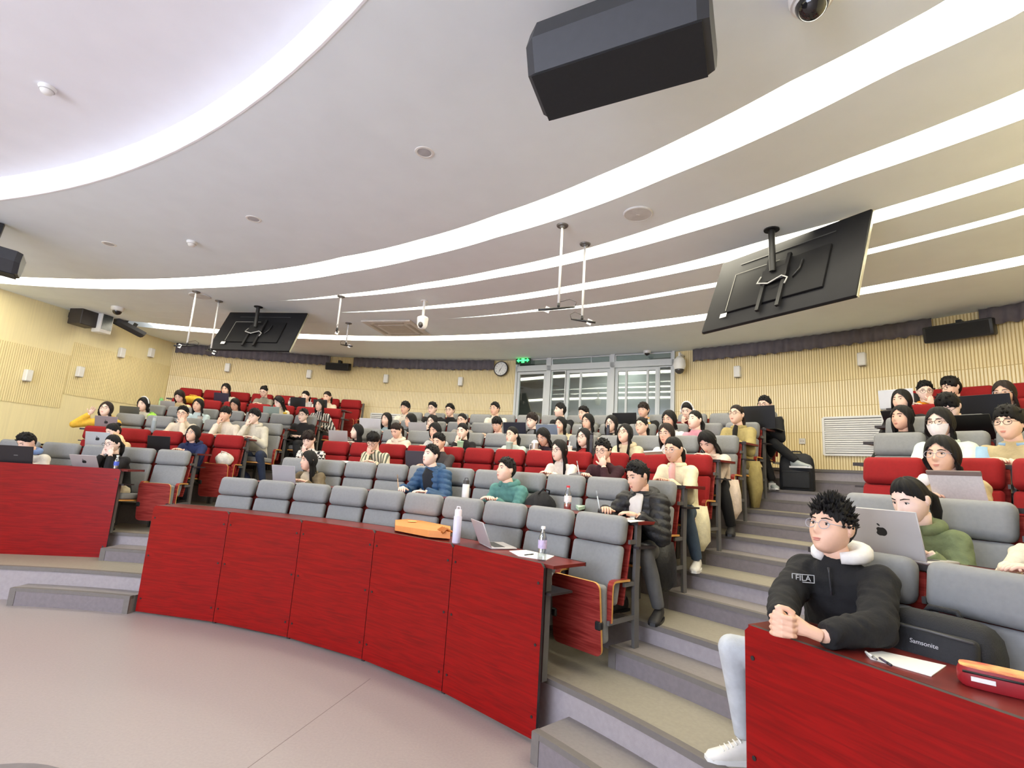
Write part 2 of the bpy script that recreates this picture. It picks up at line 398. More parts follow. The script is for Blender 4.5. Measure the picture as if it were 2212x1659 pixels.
for s0, s1 in ((.02, 2.2), (2.21, 4.6), (4.61, 7.0), (7.01, 9.5)):
    mb = MB()
    # stepped bands rise with the tiers
    def wp(zl, zh, off): 
        V = [lw(s, z, o2) for s in (s0, s1) for z in (zl, zh) for o2 in (0., off)]
        mb.add(V, [(0, 1, 3, 2), (4, 6, 7, 5), (0, 4, 5, 1), (2, 3, 7, 6), (0, 2, 6, 4), (1, 5, 7, 3)])
    zl = {.02: 2.62, 2.21: 2.35, 4.61: 2.1, 7.01: 1.9}[s0]
    wp(zl, zl+1.0, .012)
    O('veneer_panel', mb.mesh('veneer_panel', M_FINE, 0), ow)
# right and front walls (outside the frame, they close the hall)
mb = MB(); a = RWp; b = RWp+RWd*8.5; m_ = (a+b)/2-RWn*.1; mb.box((m_[0], m_[1], 2.1), (8.5, .2, 4.8), rot=rz(math.degrees(math.atan2(RWd[1], RWd[0])))); struct('wall_right', mb, M_SMOOTH)
mb = MB(); mb.box((3.08, -2.9, 2.1), (.2, 9.9, 4.8)); struct('wall_right_front', mb, M_SMOOTH)
fa = math.radians(61.5); fc = np.array([AX, AY])-2.4*np.array([math.cos(fa), math.sin(fa)])
mb = MB(); mb.box((fc[0], fc[1], 2.1), (24, .2, 4.8), rot=rz(-28.5)); struct('wall_front', mb, mat('front_wall_paint', (226, 224, 224), .8))
ps = E('added_fill_screen', (fc[0]+.16*math.cos(fa), fc[1]+.16*math.sin(fa), 1.2), -28.5)  # added out of view to throw cool light on ceiling, seats and faces
mb = MB(); mb.box((0, 0, 1.3), (5.2, .04, 2.6)); O('glow_area', mb.mesh('glow_area', emit_mat('screen_glow', (226, 234, 255), SCREEN), 0), ps)
mb = MB(); mb.box((0, -.03, 1.3), (5.4, .05, 2.8)); O('frame', mb.mesh('frame', M_BLACK, 0), ps); tag(ps, 'unseen glowing screen added on the front wall to light the hall', 'screen')
# corridor behind the glass
mb = MB(); mb.sector(WR+1.7, WR+1.8, 50, 72, 1.9, 4.4, n=8); mb.sector(WR+.12, WR+1.8, 50, 50.3, 1.9, 4.4, n=1); mb.sector(WR+.12, WR+1.8, 71.7, 72, 1.9, 4.4, n=1)
mb.sector(WR+.12, WR+1.8, 50, 72, 4.3, 4.4, n=8); struct('wall_corridor', mb, mat('corridor_paint', (150, 150, 146), .8))
cl = bpy.data.lights.new('corridor_lamp', 'AREA'); cl.energy = 26; cl.size = 1.2; cl.color = (.95, 1, .95); clo = bpy.data.objects.new('corridor_lamp', cl); COL.objects.link(clo); clo.location = PT(WR+.9, 60, 4.25)

# glazed door front: flat chord between the two wall ends
GA = PT(WR-.03, DL); GB = PT(WR-.03, DRT); gd = GB-GA; GL = np.linalg.norm(gd); gd = gd/GL; gn = np.array([gd[1], -gd[0], 0])
if np.dot(gn[:2], np.array([AX, AY])-GA[:2]) < 0: gn = -gn
GROT = math.degrees(math.atan2(gd[1], gd[0]))
def gx(u, v):
    P = atplane(u, v, GA, gn); return np.dot(P-GA, gd), P[2]
door = E('door_1', (GA[0], GA[1], 0), GROT); door['kind'] = 'structure'
M_GL = glass_mat('door_glass', .17)
def gpart(name, x0, x1, z0, z1, y=0., th=.05, m=M_ALU, parent=door):
    mb = MB(); mb.box(((x0+x1)/2, y, (z0+z1)/2), (x1-x0, th, z1-z0)); return O(name, mb.mesh(name, m, 0), parent)
ZD = 2.01
zt0 = gx(1300, 796)[1]; zt1 = zt0+.11
def X(u, v=840): return gx(u, v)[0]
def frame(x0, x1, z0, z1, w=.05, y=0., name='door_leaf', mull=(), glass=True, parent=door):
    mb = MB()
    mb.box(((x0+x1)/2, y, z0+w/2), (x1-x0, .05, w)); mb.box(((x0+x1)/2, y, z1-w/2), (x1-x0, .05, w))
    mb.box((x0+w/2, y, (z0+z1)/2), (w, .05, z1-z0-2*w)); mb.box((x1-w/2, y, (z0+z1)/2), (w, .05, z1-z0-2*w))
    for xm in mull: mb.box((xm, y, (z0+z1)/2), (w*.7, .045, z1-z0-2*w))
    o = O(name, mb.mesh(name, M_ALU, 0), parent)
    if glass:
        xs = [x0+w]+[m_ for m_ in mull]+[x1-w]
        for a, b in zip(xs[:-1], xs[1:]):
            mb = MB(); mb.box(((a+b)/2, y, (z0+z1)/2), (b-a, .008, z1-z0-2*w)); O('pane', mb.mesh('pane', M_GL, 0), o)
    return o
gpart('header', 0.0, GL, zt0, zt1, 0, .09)
gpart('jamb', 0, .05, ZD, CZ, 0, .09); gpart('jamb', GL-.05, GL, ZD, CZ, 0, .09)
xa, xb, xc, xd, xe = X(1185), X(1197), X(1318), X(1328), X(1422)
gpart('mullion', xa-.05, xa+.05, ZD, CZ, 0, .09); gpart('mullion', xc, xc+.09, ZD, CZ, 0, .09)
frame(.055, xa-.06, ZD+.02, zt0-.01, .055)                                  # single leaf on the left
frame(xa+.06, X(1222), ZD+.02, zt0-.01, .02, name='fixed_light')
frame(X(1222)+.005, xc-.01, ZD+.02, zt0-.01, .06, y=.03, mull=(X(1253),))
frame(xc+.095, xe, ZD+.02, zt0-.01, .06, y=.03, mull=(X(1352), X(1398)))
frame(xe+.01, GL-.055, ZD+.02, zt0-.01, .02, name='fixed_light')
frame(.055, xa-.055, zt1, CZ-.01, .02, name='transom', mull=()); frame(xa+.055, xc-.005, zt1, CZ-.01, .02, name='transom', mull=(X(1278, 780),)); frame(xc+.095, GL-.055, zt1, CZ-.01, .02, name='transom')

# ------------------------------------------------------------------ seats
def cushion(w, d, h, b, m, puff=.012):
    V, F = rbox(w, d, h, b, 4); V = V.copy()
    k = (1-(2*V[:, 0]/w)**2).clip(0, 1)*(1-(2*V[:, 2]/h)**2).clip(0, 1); V[:, 1] += np.sign(V[:, 1])*puff*k
    return MB().add(V, F)
TILT = -11
SM = {}
for key, fab in (('grey', M_GREY), ('red', M_REDF)):
    a = cushion(.47, .115, .215, .05, 0); a.V = [v @ rx(TILT).T+np.array([0, -.015, .98]) for v in a.V]; SM['headrest', key] = a.mesh('headrest', fab, 60)
    a = cushion(.465, .07, .42, .03, 0); a.V = [v @ rx(TILT).T+np.array([0, -.075, .665]) for v in a.V]; SM['backrest', key] = a.mesh('backrest', fab, 60)
    a = MB(); V, F = rbox(.44, .085, .40, .03, 3); a.add(V, F, 0, (rx(6), np.array([0, -.215, .41]))); SM['seat_up', key] = a.mesh('seat', fab, 60)
    a = MB(); V, F = rbox(.44, .40, .085, .03, 3); a.add(V, F, 0, (rx(-3), np.array([0, -.31, .44]))); SM['seat_down', key] = a.mesh('seat', fab, 60)
a = MB(); a.rbox((0, .030, .735), (.475, .018, .58), .008, 1, 0, rx(TILT)); SM['shell'] = a.mesh('back_shell', M_SHELL, 40)
def plate(cx, cy, cz, w, h, th, r, rot):
    V = []; n = 5
    pr = []
    for sx, sz, a0 in ((1, 1, 0), (-1, 1, 90), (-1, -1, 180), (1, -1, 270)):
        for k in range(n): a = math.radians(a0+90*k/(n-1)); pr.append((sx*(w/2-r)+r*math.cos(a), sz*(h/2-r)+r*math.sin(a)))
    N = len(pr); V = [(x, -th/2, z) for x, z in pr]+[(x, th/2, z) for x, z in pr]
    F = [tuple(range(N)), tuple(range(2*N-1, N-1, -1))]+[(k, k+N, (k+1) % N+N, (k+1) % N) for k in range(N)]
    b = MB(); b.add(V, F, [0, 0]+[1]*N, (rot, np.array([cx, cy, cz]))); return b
a = plate(0, -.275, .385, .45, .50, .018, .05, rx(6)); SM['pan_up'] = a.mesh('seat_pan', [M_SHELL, M_PLYEDGE], 30)
a = plate(0, 0, 0, .45, .46, .018, .05, rx(87)); a.V = [v+np.array([0, -.31, .39]) for v in a.V]; SM['pan_down'] = a.mesh('seat_pan', [M_SHELL, M_PLYEDGE], 30)
def arm(x):
    pr = [(.02, .63), (-.15, .635), (-.175, .63), (-.19, .61), (-.195, .55), (-.195, .36)]; th = .016; w = .045; V = []
    P_ = np.array(pr); T = np.gradient(P_, axis=0); T /= np.linalg.norm(T, axis=1)[:, None]; N = np.c_[-T[:, 1], T[:, 0]]
    for i in range(len(pr)):
        for sx, sn in ((-1, -1), (1, -1), (1, 1), (-1, 1)): q = P_[i]+N[i]*sn*th/2; V.append((x+sx*w/2, q[0], q[1]))
    k = len(pr); F = [(i*4+j, i*4+(j+1) % 4, i*4+4+(j+1) % 4, i*4+4+j) for i in range(k-1) for j in range(4)]; I = [0, 1, 0, 1]*(k-1)
    F += [(3, 2, 1, 0), (k*4-4, k*4-3, k*4-2, k*4-1)]; I += [1, 1]
    b = MB(); b.add(V, F, I); return b
SM['arm_r'] = arm(.238).mesh('armrest', [M_SHELL, M_PLYEDGE], 0); SM['arm_l'] = arm(-.238).mesh('armrest', [M_SHELL, M_PLYEDGE], 0)
def post(x):
    b = MB(); V = []
    for yy, z in ((.135, 0), (.115, .55), (.135, 1.03)):
        for sx, sy in ((-1, -1), (1, -1), (1, 1), (-1, 1)): V.append((x+sx*.013, yy+sy*.03, z))
    b.rings(np.array(V), 3, 4); b.box((x, .04, .60), (.018, .16, .03)); b.box((x, .07, .90), (.018, .10, .03)); b.box((x, -.05, .36), (.018, .34, .03)); return b
SM['post_r'] = post(.243).mesh('side_post', M_METAL, 0); SM['post_l'] = post(-.243).mesh('side_post', M_METAL, 0)
for _k, _x in (('l', -.205), ('r', .205)): a = MB(); a.rbox((_x, -.27, .345), (.05, .05, .06), .01, 1); SM['hinge', _k] = a.mesh('seat_hinge', M_BLACK, 30)
ORD = ['first', 'second', 'third', 'fourth', 'fifth', 'sixth', 'seventh', 'eighth', 'ninth', 'tenth', 'eleventh', 'twelfth', 'thirteenth', 'fourteenth']
ROWC = {'C': {1: 'grey', 2: 'grey', 3: 'red', 4: 'grey', 5: 'grey', 6: 'grey'},
        'L': {2: 'grey', 3: 'red', 4: 'grey', 5: 'grey', 6: 'red', 7: 'red'},
        'R': {1: 'grey', 2: 'grey', 3: 'red', 4: 'grey', 5: 'grey', 6: 'red', 7: 'red'}}
SEATS = {
'C': {1: (40.86, 4.0, 10), 2: (41.44, 3.42, 11), 3: (42.1, 3.05, 12), 4: (42.67, 2.72, 13), 5: (43.17, 2.52, 14), 6: (43.55, 2.46, 14)},
'L': {2: (88.46, 3.43, 5), 3: (86.89, 3.05, 5), 4: (85.86, 2.72, 6), 5: (84.77, 2.52, 7), 6: (84.33, 2.46, 7), 7: (84.02, 2.32, 8)},
'R': {1: (30.8-3.85*2, 3.85, 2), 2: (32.45-3.1*3, 3.1, 3), 3: (33.98-2.8*3, 2.8, 3), 4: (35.32-2.5*3, 2.5, 3), 5: (36.25-2.3*3, 2.3, 3), 6: (36.9-2.2*3, 2.2, 3), 7: (37.5-2.1*3, 2.1, 3)}}
SECN = {'C': 'centre', 'L': 'left', 'R': 'right'}
def make_seat(sec, row, k, occupied):
    t0, pt, n = SEATS[sec][row]; t = t0+(k+.5)*pt; colr = ROWC[sec][row]
    o = E('lecture_seat', PT(RB[row-1], t, ZP[row-1]), t-90); o.scale = (math.radians(pt)*RB[row-1]/.52, 1, 1)
    O('headrest', SM['headrest', colr], o); O('backrest', SM['backrest', colr], o); O('back_shell', SM['shell'], o)
    if occupied: s = O('seat', SM['seat_down', colr], o); O('seat_pan', SM['pan_down'], s)
    else: s = O('seat', SM['seat_up', colr], o); O('seat_pan', SM['pan_up'], s); O('seat_hinge', SM['hinge', 'l'], s); O('seat_hinge', SM['hinge', 'r'], s)
    O('side_post', SM['post_r'], o); O('side_post', SM['post_l'], o)
    O('armrest', SM['arm_r'], o)
    if k == n-1: O('armrest', SM['arm_l'], o)
    rr = row-1 if sec == 'L' else row
    kk = n-1-k if sec == 'R' else k
    rown = 'front row' if rr == 1 else ORD[rr-1]+' row'
    ais = {'C': 'right aisle', 'L': 'left aisle', 'R': 'right aisle'}[sec]
    tag(o, '%s %s tip-up seat, %s block, %s, %s from the %s' % ('occupied' if occupied else 'empty', colr, SECN[sec], rown, ORD[kk], ais), 'chair', 'tip-up lecture seats')
    return o

# row desks: carried on the posts of the row in front
def row_desk(sec, row):
    t0, pt, n = SEATS[sec][row]; ta, tb = t0, t0+pt*n
    ta -= .35; tb += .35
    t_, p_, n_ = SEATS[sec].get(row-1, (None, None, None)); z = ZP[row-1]+DESK; r0 = RB[row-2]+.075
    if t_: ta = max(ta-.5, t_-.15); tb = min(tb+.5, t_+p_*n_+.6)
    o = E('row_desk', PT(r0, (ta+tb)/2, ZP[row-2]))
    def sect(name, a, b, za, zb, m, par):
        mb = MB(); mb.sector(a, b, ta, tb, za, zb); mb.V = [v-np.array(o.location) for v in mb.V]; return O(name, mb.mesh(name, m, 0), par)
    d = sect('desk_top', r0+.006, r0+.345, z-.022, z, M_DESK, o)
    mb = MB(); mb.sector(r0, r0+.008, ta, tb, z-.025, z+.002); mb.sector(r0+.343, r0+.351, ta, tb, z-.025, z+.002); mb.V = [v-np.array(o.location) for v in mb.V]; O('edging', mb.mesh('edging', M_EDGE, 0), d)
    sect('shelf', r0+.02, r0+.25, z-.20, z-.185, M_EDGE, o)
    rr = row-1 if sec == 'L' else row
    tag(o, 'long curved brown desk with shelf, %s block, serving the %s row' % (SECN[sec], ORD[rr-1]), 'desk', 'curved row desks')
for sec in 'CLR':
    for row in SEATS[sec]:
        if row > (2 if sec == 'L' else 1): row_desk(sec, row)
# front desks with red panels
def front_desk(sec, R, ts, z0, z1, deskr, row, label):
    o = E('front_desk', PT(R, (ts[0]+ts[-1])/2, z0)); L = np.array(o.location)
    for a, b in zip(ts[:-1], ts[1:]):
        A, B = PT(R, a), PT(R, b); w = np.linalg.norm(B-A)-.008; h = z1-z0; c = .028
        mb = MB(); pr = [(-w/2, 0), (w/2, 0), (w/2, h-c), (w/2-c, h), (-w/2+c, h), (-w/2, h-c)]
        V = [(x, y, z) for y in (-.012, .012) for x, z in pr]
        mb.add(V, [(0, 1, 2, 3, 4, 5), (11, 10, 9, 8, 7, 6)]+[(k, k+6, (k+1) % 6+6, (k+1) % 6) for k in range(6)], [0, 0]+[1]*6)
        tm = (a+b)/2; P = (A+B)/2; pn = O('panel', mb.mesh('panel', [M_PANEL, M_EDGE], 0), o, tuple(P+np.array([0, 0, z0])-L), (0, 0, math.radians(tm-90)))
        mb = MB()
        for x in (-w/2+.04, w/2-.04):
            for z in (h*.12, h*.52, h*.88): mb.lathe([(.008, -.004), (.010, 0), (.010, .004)], 8, xf=(rx(90), np.array([x, -.012, z])))
        O('bolts', mb.mesh('bolts', M_BLACK, 0), pn, kind='stuff')
        for z, nm in ((z0, 'foot'),):
            mb = MB(); mb.box((w/2, .03, .0), (.03, .05, .03)); O('foot', mb.mesh('foot', M_EDGE, 0), o, tuple(P+np.array([0, 0, z0-.005])-L), (0, 0, math.radians(tm-90)))
    zt = z1-.006
    mb = MB(); mb.sector(R+.016, R+deskr, min(ts)-.5, max(ts), zt-.022, zt); mb.V = [v-L for v in mb.V]; d = O('desk_top', mb.mesh('desk_top', M_DESK, 0), o)
    mb = MB(); mb.sector(R+deskr, R+deskr+.008, min(ts)-.5, max(ts), zt-.025, zt+.002); mb.V = [v-L for v in mb.V]; O('edging', mb.mesh('edging', M_EDGE, 0), d)
    mb = MB(); mb.sector(R+.03, R+deskr-.1, min(ts)-.3, max(ts), zt-.20, zt-.185); mb.V = [v-L for v in mb.V]; O('shelf', mb.mesh('shelf', M_EDGE, 0), o)
    for t in np.linspace(min(ts)+.4, max(ts)-.4, len(ts)):
        mb = MB(); zb = ZP[row-1]; mb.box((0, .05, (zb+zt-.02)/2-z0), (.03, .05, zt-.02-zb)); O('leg', mb.mesh('leg', M_METAL, 0), o, tuple(PT(R+.03, t, z0)-L), (0, 0, math.radians(t-90)))
    return tag(o, label, 'desk', 'red panelled front desks')
front_desk('C', 6.726, [82.68-8.064*k for k in range(6)], .02, 1.11, .35, 1, 'long red panelled front desk of the centre block, five panels')
front_desk('L', 7.60, [91.9, 103.4, 112.0], ZP[0], atR(274, 1014, 7.60)[2], .33, 2, 'dark red panelled front desk of the left block beside the wall')
front_desk('R', 6.67, [30.0, 20.6], .02, 1.11, .36, 1, 'red panelled front desk of the right block in the foreground')
P = [
('person in black jacket over white hood, hands clasped on the front right desk','R',1,1796,1142,.10,-8,-8,'spiky',1,(22,22,24),'jacket','clasp',dict(hood=(232,230,226),leg='front')),
('person in olive green hoodie leaning behind an open silver laptop','R',2,1968,1082,.16,-14,21,'pony',0,(116,128,90),'hoodie','K',{}),
('person in cream sleeve cut off by the right picture edge','R',2,2278,1120,.05,0,10,'long',0,(226,216,190),'sweater','D',{}),
('person in beige hoodie with white headphones round the neck, behind a propped tablet','R',3,2036,985,.22,-4,2,'bob',1,(196,178,140),'hoodie','D',dict(phones=1)),
('person wearing a white face mask and pale mint jacket','R',4,2031,915,.12,-8,4,'bob',1,(212,226,218),'jacket','D',dict(mask=1)),
('person in beige vest over light blue collared shirt','R',4,2180,916,.10,-8,2,'mid',1,(196,180,138),'sweater','D',dict(collar=(150,184,214),sleeve=(150,184,214))),
('person with long hair in dark green top under the propped tablet','R',5,1949,904,.12,-18,-2,'long',0,(44,48,42),'sweater','D',{}),
('person with messy hair in black top bent over a dark sheet','R',5,2050,880,.25,-10,34,'mid',1,(26,26,28),'sweater','D',{}),
('person with dark bob behind the dark tablet in the right block','R',6,1948,866,.12,-14,0,'bob',0,(40,38,40),'sweater','D',{}),
('person with wavy brown hair behind the wide black laptop','R',6,2170,850,.05,-6,8,'long',1,(60,52,44),'sweater','K',{}),
('person in bright orange hoodie in the last right row','R',7,1998,846,.20,22,12,'short',1,(232,150,20),'hoodie','c',{}),
('person in black printed hoodie turned towards the orange hoodie','R',7,2054,838,.16,-34,12,'mid',1,(20,20,22),'hoodie','D',{}),

('person in brown and cream jacket turned aside behind a silver laptop','C',2,667,996,.12,-30,4,'long',0,(112,98,74),'jacket','K',dict(inner=(226,214,190))),
('person in blue puffer jacket holding a pen','C',2,931,985,.12,-14,-8,'short',0,(36,76,114),'puffer','W',dict(inner=(20,24,34))),
('person in teal green hoodie with hands on the desk','C',2,1093,1016,.14,-22,-6,'short',0,(84,134,128),'hoodie','D',{}),
('person in black hooded coat writing in the aisle seat','C',2,1378,1030,.18,-20,18,'short',0,(20,20,23),'puffer','W',dict(inner=(214,210,206),leg='grey',tail=.20)),
('person in black and white checked shirt resting head on hand','C',3,667,950,.24,8,30,'mid',0,(96,92,90),'sweater','C',dict(check=1)),
('person in pale striped shirt bent over an open book','C',3,806,953,.26,10,38,'mid',1,(214,206,178),'sweater','C',dict(stripe=(92,96,80))),
('person in dark grey tee sitting behind the blue puffer jacket','C',3,948,956,.05,-4,10,'short',0,(64,58,58),'sweater','D',{}),
('person with loose black hair in plain white sweater in the red row','C',3,1208,974,.14,-12,4,'long',1,(226,218,208),'sweater','D',{}),
('person in dark maroon sweater holding a pen, glasses on','C',3,1303,974,.18,2,12,'short2',1,(54,22,30),'sweater','c',{}),
('person in cream zip jacket over pink top in the aisle seat','C',3,1455,972,.16,-4,12,'pony',1,(226,218,186),'jacket','D',dict(inner=(228,180,184),leg='denim',tail=.16)),
('person with very long dark hair in profile beside a grey laptop','C',4,771,933,.10,-38,-2,'long',0,(58,46,46),'sweater','K',{}),
('person in off-white hooded top looking down at the desk','C',4,856,930,.22,-4,36,'pony',0,(226,216,196),'hoodie','D',{}),
('person in pale grey top shading the forehead with one hand','C',4,940,931,.16,-10,14,'bob',0,(196,196,194),'sweater','c',{}),
('person in black top sipping from a mint green cup','C',4,999,932,.14,0,10,'pony',0,(28,26,28),'sweater','C',{}),
('person in pale mint sweater with glasses and tied hair','C',4,1106,941,.14,-16,-2,'pony',1,(198,212,204),'sweater','D',{}),
('person with dark fringe bent forward behind a steel tumbler','C',4,1174,944,.22,-6,30,'long',1,(46,30,42),'sweater','D',{}),
('person in black cardigan over red top behind a tall dark bottle','C',4,1261,946,.12,-10,0,'long',1,(30,24,26),'jacket','D',dict(inner=(150,24,28))),
('person in beige hoodie with long brown hair looking upwards','C',4,1350,938,.14,-8,-10,'long',1,(214,200,168),'hoodie','D',{}),
('person in white top with long straight hair and round glasses','C',4,1440,938,.14,-4,6,'long',1,(222,222,218),'sweater','D',{}),
('person in cream and pink jacket bowing over the aisle desk','C',4,1528,954,.26,-2,44,'long',0,(228,210,196),'jacket','D',dict(leg='black',tail=.16)),
('person with long hair and pale blue scarf behind a white laptop','C',5,835,907,.12,-16,0,'long',0,(170,196,204),'sweater','K',{}),
('person in dark top turned sideways behind a silver laptop','C',5,887,909,.12,-44,4,'bob',0,(52,52,50),'sweater','K',{}),
('person with hair down covering the mouth with one hand','C',5,933,912,.14,-4,2,'long',1,(58,54,52),'sweater','C',{}),
('person with round glasses and hair tied back beside the covered mouth','C',5,998,909,.10,-6,2,'pony',1,(150,146,140),'sweater','D',{}),
('person with blunt fringe in pale pink top writing','C',5,1074,917,.16,-4,22,'fringe',1,(236,212,202),'sweater','W',{}),
('person with tousled black hair in black jacket beside a navy laptop','C',5,1149,910,.10,-14,4,'mid',1,(24,24,26),'jacket','K',dict(inner=(110,112,118))),
('person in beige jacket behind the bluish laptop','C',5,1211,918,.12,-10,2,'long',0,(214,202,166),'jacket','K',{}),
('person with long dark wavy hair in grey top behind a clear bottle','C',5,1270,912,.10,-14,4,'long',1,(140,138,132),'sweater','D',{}),
('person in black top with cream collar behind a slim dark bottle','C',5,1321,916,.14,-6,2,'long',1,(36,34,34),'sweater','D',dict(collar=(232,226,206))),
('person in pale grey sweater with cream collar and glasses','C',5,1386,921,.14,-10,-2,'pony',1,(176,176,166),'sweater','D',dict(collar=(232,220,190))),
('person in white shirt with dark hair falling forward','C',5,1446,907,.14,-10,10,'bob',1,(224,226,226),'sweater','D',{}),
('person in pink sweater with tied hair in the fifth row','C',5,1501,908,.14,-20,-4,'pony',0,(222,160,176),'sweater','D',{}),
('person in khaki trench coat in the aisle seat','C',5,1591,897,.12,-10,-6,'pony',1,(176,160,104),'jacket','D',dict(inner=(22,22,26),leg='khaki',tail=.02)),
('person in white jacket with short tousled hair and glasses','C',6,875,882,.12,-10,0,'mid',1,(222,216,200),'jacket','D',{}),
('person in black sweater, left of the two neighbours in black','C',6,934,883,.10,-8,4,'short',1,(30,28,28),'sweater','D',{}),
('person in black sweater, right of the two neighbours in black','C',6,972,887,.12,-6,6,'short',1,(24,24,26),'sweater','D',{}),
('person in white sweater seated before the left edge of the glass doors','C',6,1069,884,.12,-10,2,'short',1,(226,220,206),'sweater','D',{}),
('person in black sweater looking sideways before the glass doors','C',6,1210,887,.10,-50,0,'short',0,(26,26,28),'sweater','D',{}),
('person in grey jacket leaning before the glass doors','C',6,1261,894,.16,-20,10,'short',0,(116,118,112),'jacket','D',{}),
('person in black top with glasses beside an orange juice bottle','C',6,1390,887,.10,-6,2,'fringe',1,(26,26,26),'sweater','D',{}),
('person in maroon sweater wearing white headphones','C',6,1485,888,.18,-2,22,'pony',0,(104,16,24),'sweater','C',dict(band=1)),
('person in black with crossed legs behind a black laptop on the aisle','C',6,1652,876,.06,-6,6,'short',1,(26,26,28),'sweater','K',dict(leg='cross')),

('person in white jacket with blue hood behind a black laptop at far left','L',2,58,956,.24,-20,32,'short',0,(226,220,206),'jacket','K',dict(hood=(120,146,196))),
('person in black top holding both cheeks','L',2,243,960,.16,-14,8,'pony',1,(26,24,26),'sweater','CC',dict(leg='cream')),
('person in pale cream top bent over a silver laptop in the red row','L',3,245,933,.24,-26,22,'bun',0,(232,206,160),'hoodie','K',{}),
('person in navy printed hoodie looking upwards','L',3,417,938,.10,-12,-6,'bob',1,(32,42,84),'hoodie','D',dict(collar=(44,92,190),leg='dark')),
('person in yellow hoodie with one hand raised beside the left wall','L',4,229,885,.14,0,-10,'bob',1,(232,184,62),'hoodie','UP',{}),
('person in white sweater and dark glasses, chin on fist','L',4,395,894,.14,6,6,'short',1,(218,206,186),'sweater','c',{}),
('person in white sweater with thick fringe covering the nose','L',4,487,895,.14,-4,8,'fringe',0,(222,212,196),'sweater','C',{}),
('person in light grey hoodie in the aisle seat with crossed arms','L',4,549,900,.14,-10,4,'mid',1,(206,200,184),'hoodie','C',dict(leg='navy')),
('person with white headband in white top behind a grey laptop','L',5,310,874,.14,-14,8,'bob',0,(226,222,208),'sweater','K',dict(band=1)),
('person with long hair in pale blue top behind a white cup','L',5,428,876,.14,-6,4,'long',0,(190,208,210),'sweater','D',{}),
('person in black tee with glasses holding a cable in the aisle seat','L',5,655,898,.06,-8,0,'short',1,(26,24,26),'sweater','lap',dict(leg='black')),
('person with long black hair bowed over the desk in beige','L',6,388,856,.24,0,36,'long',0,(222,202,156),'sweater','D',{}),
('person in white top half hidden behind seats, hair hanging down','L',6,508,874,.18,-6,26,'long',0,(226,220,206),'sweater','D',{}),
('person with long dark hair bent beside a pale green laptop','L',6,603,869,.20,-30,26,'long',0,(228,220,196),'sweater','K',{}),
('person in black and white striped shirt in the left aisle seat','L',6,691,876,.08,-12,4,'long',0,(200,196,190),'sweater','lap',dict(stripe=(28,28,30),leg='black')),
('person in white top behind a dark purple laptop in the last row','L',7,488,841,.14,-4,14,'long',0,(222,214,196),'sweater','K',{}),
('person with hair bun in grey patterned top in the last row','L',7,570,846,.18,-2,24,'bun',1,(140,136,122),'sweater','D',{}),
('person in white and grey top behind a black laptop, left of two','L',7,660,857,.14,-10,12,'pony',0,(214,208,198),'sweater','K',{}),
('person in cream top behind a black laptop, last row aisle end','L',7,707,858,.14,-10,14,'pony',0,(232,218,194),'sweater','K',{}),
]
# ------------------------------------------------------------------ people
PENDING = []
def remesh_later(mb, voxel, iters, done):
    me = mb.mesh('tmp', [], 0); o = bpy.data.objects.new('tmp', me); COL.objects.link(o)
    m = o.modifiers.new('r', 'REMESH'); m.mode = 'VOXEL'; m.voxel_size = voxel
    s = o.modifiers.new('s', 'SMOOTH'); s.factor = .5; s.iterations = iters
    PENDING.append((o, done))
def flush():
    bpy.context.view_layer.update(); dg = bpy.context.evaluated_depsgraph_get()
    res = [(bpy.data.meshes.new_from_object(o.evaluated_get(dg)), o, d) for o, d in PENDING]
    for me, o, d in res:
        old = o.data; bpy.data.objects.remove(o); bpy.data.meshes.remove(old); me.shade_smooth(); d(me)
    PENDING.clear()
SKIN = [mat('skin_a', (240, 202, 180), .5, .04, 30), mat('skin_b', (232, 188, 162), .5, .04, 30), mat('skin_c', (244, 212, 194), .5, .04, 30)]
M_HAIR = mat('hair_black', (13, 11, 12), .5, .3, 60, .5, stretch=(3, 3, .3), spec=.3)
M_HAIRB = mat('hair_brown', (36, 24, 20), .5, .3, 60, .5, stretch=(3, 3, .3), spec=.3)
M_EYEW = mat('eye_white', (226, 220, 214), .3, .02); M_EYE = mat('eye_dark', (34, 24, 22), .3, .02); M_LIP = mat('lips', (208, 140, 126), .45, .05)
M_GLS = mat('spectacle_frame', (40, 34, 34), .3, .02); M_GLSC = mat('spectacle_frame_clear', (176, 176, 186), .25, .02)
SX, SY, SU, SD = .076, .096, .120, .116
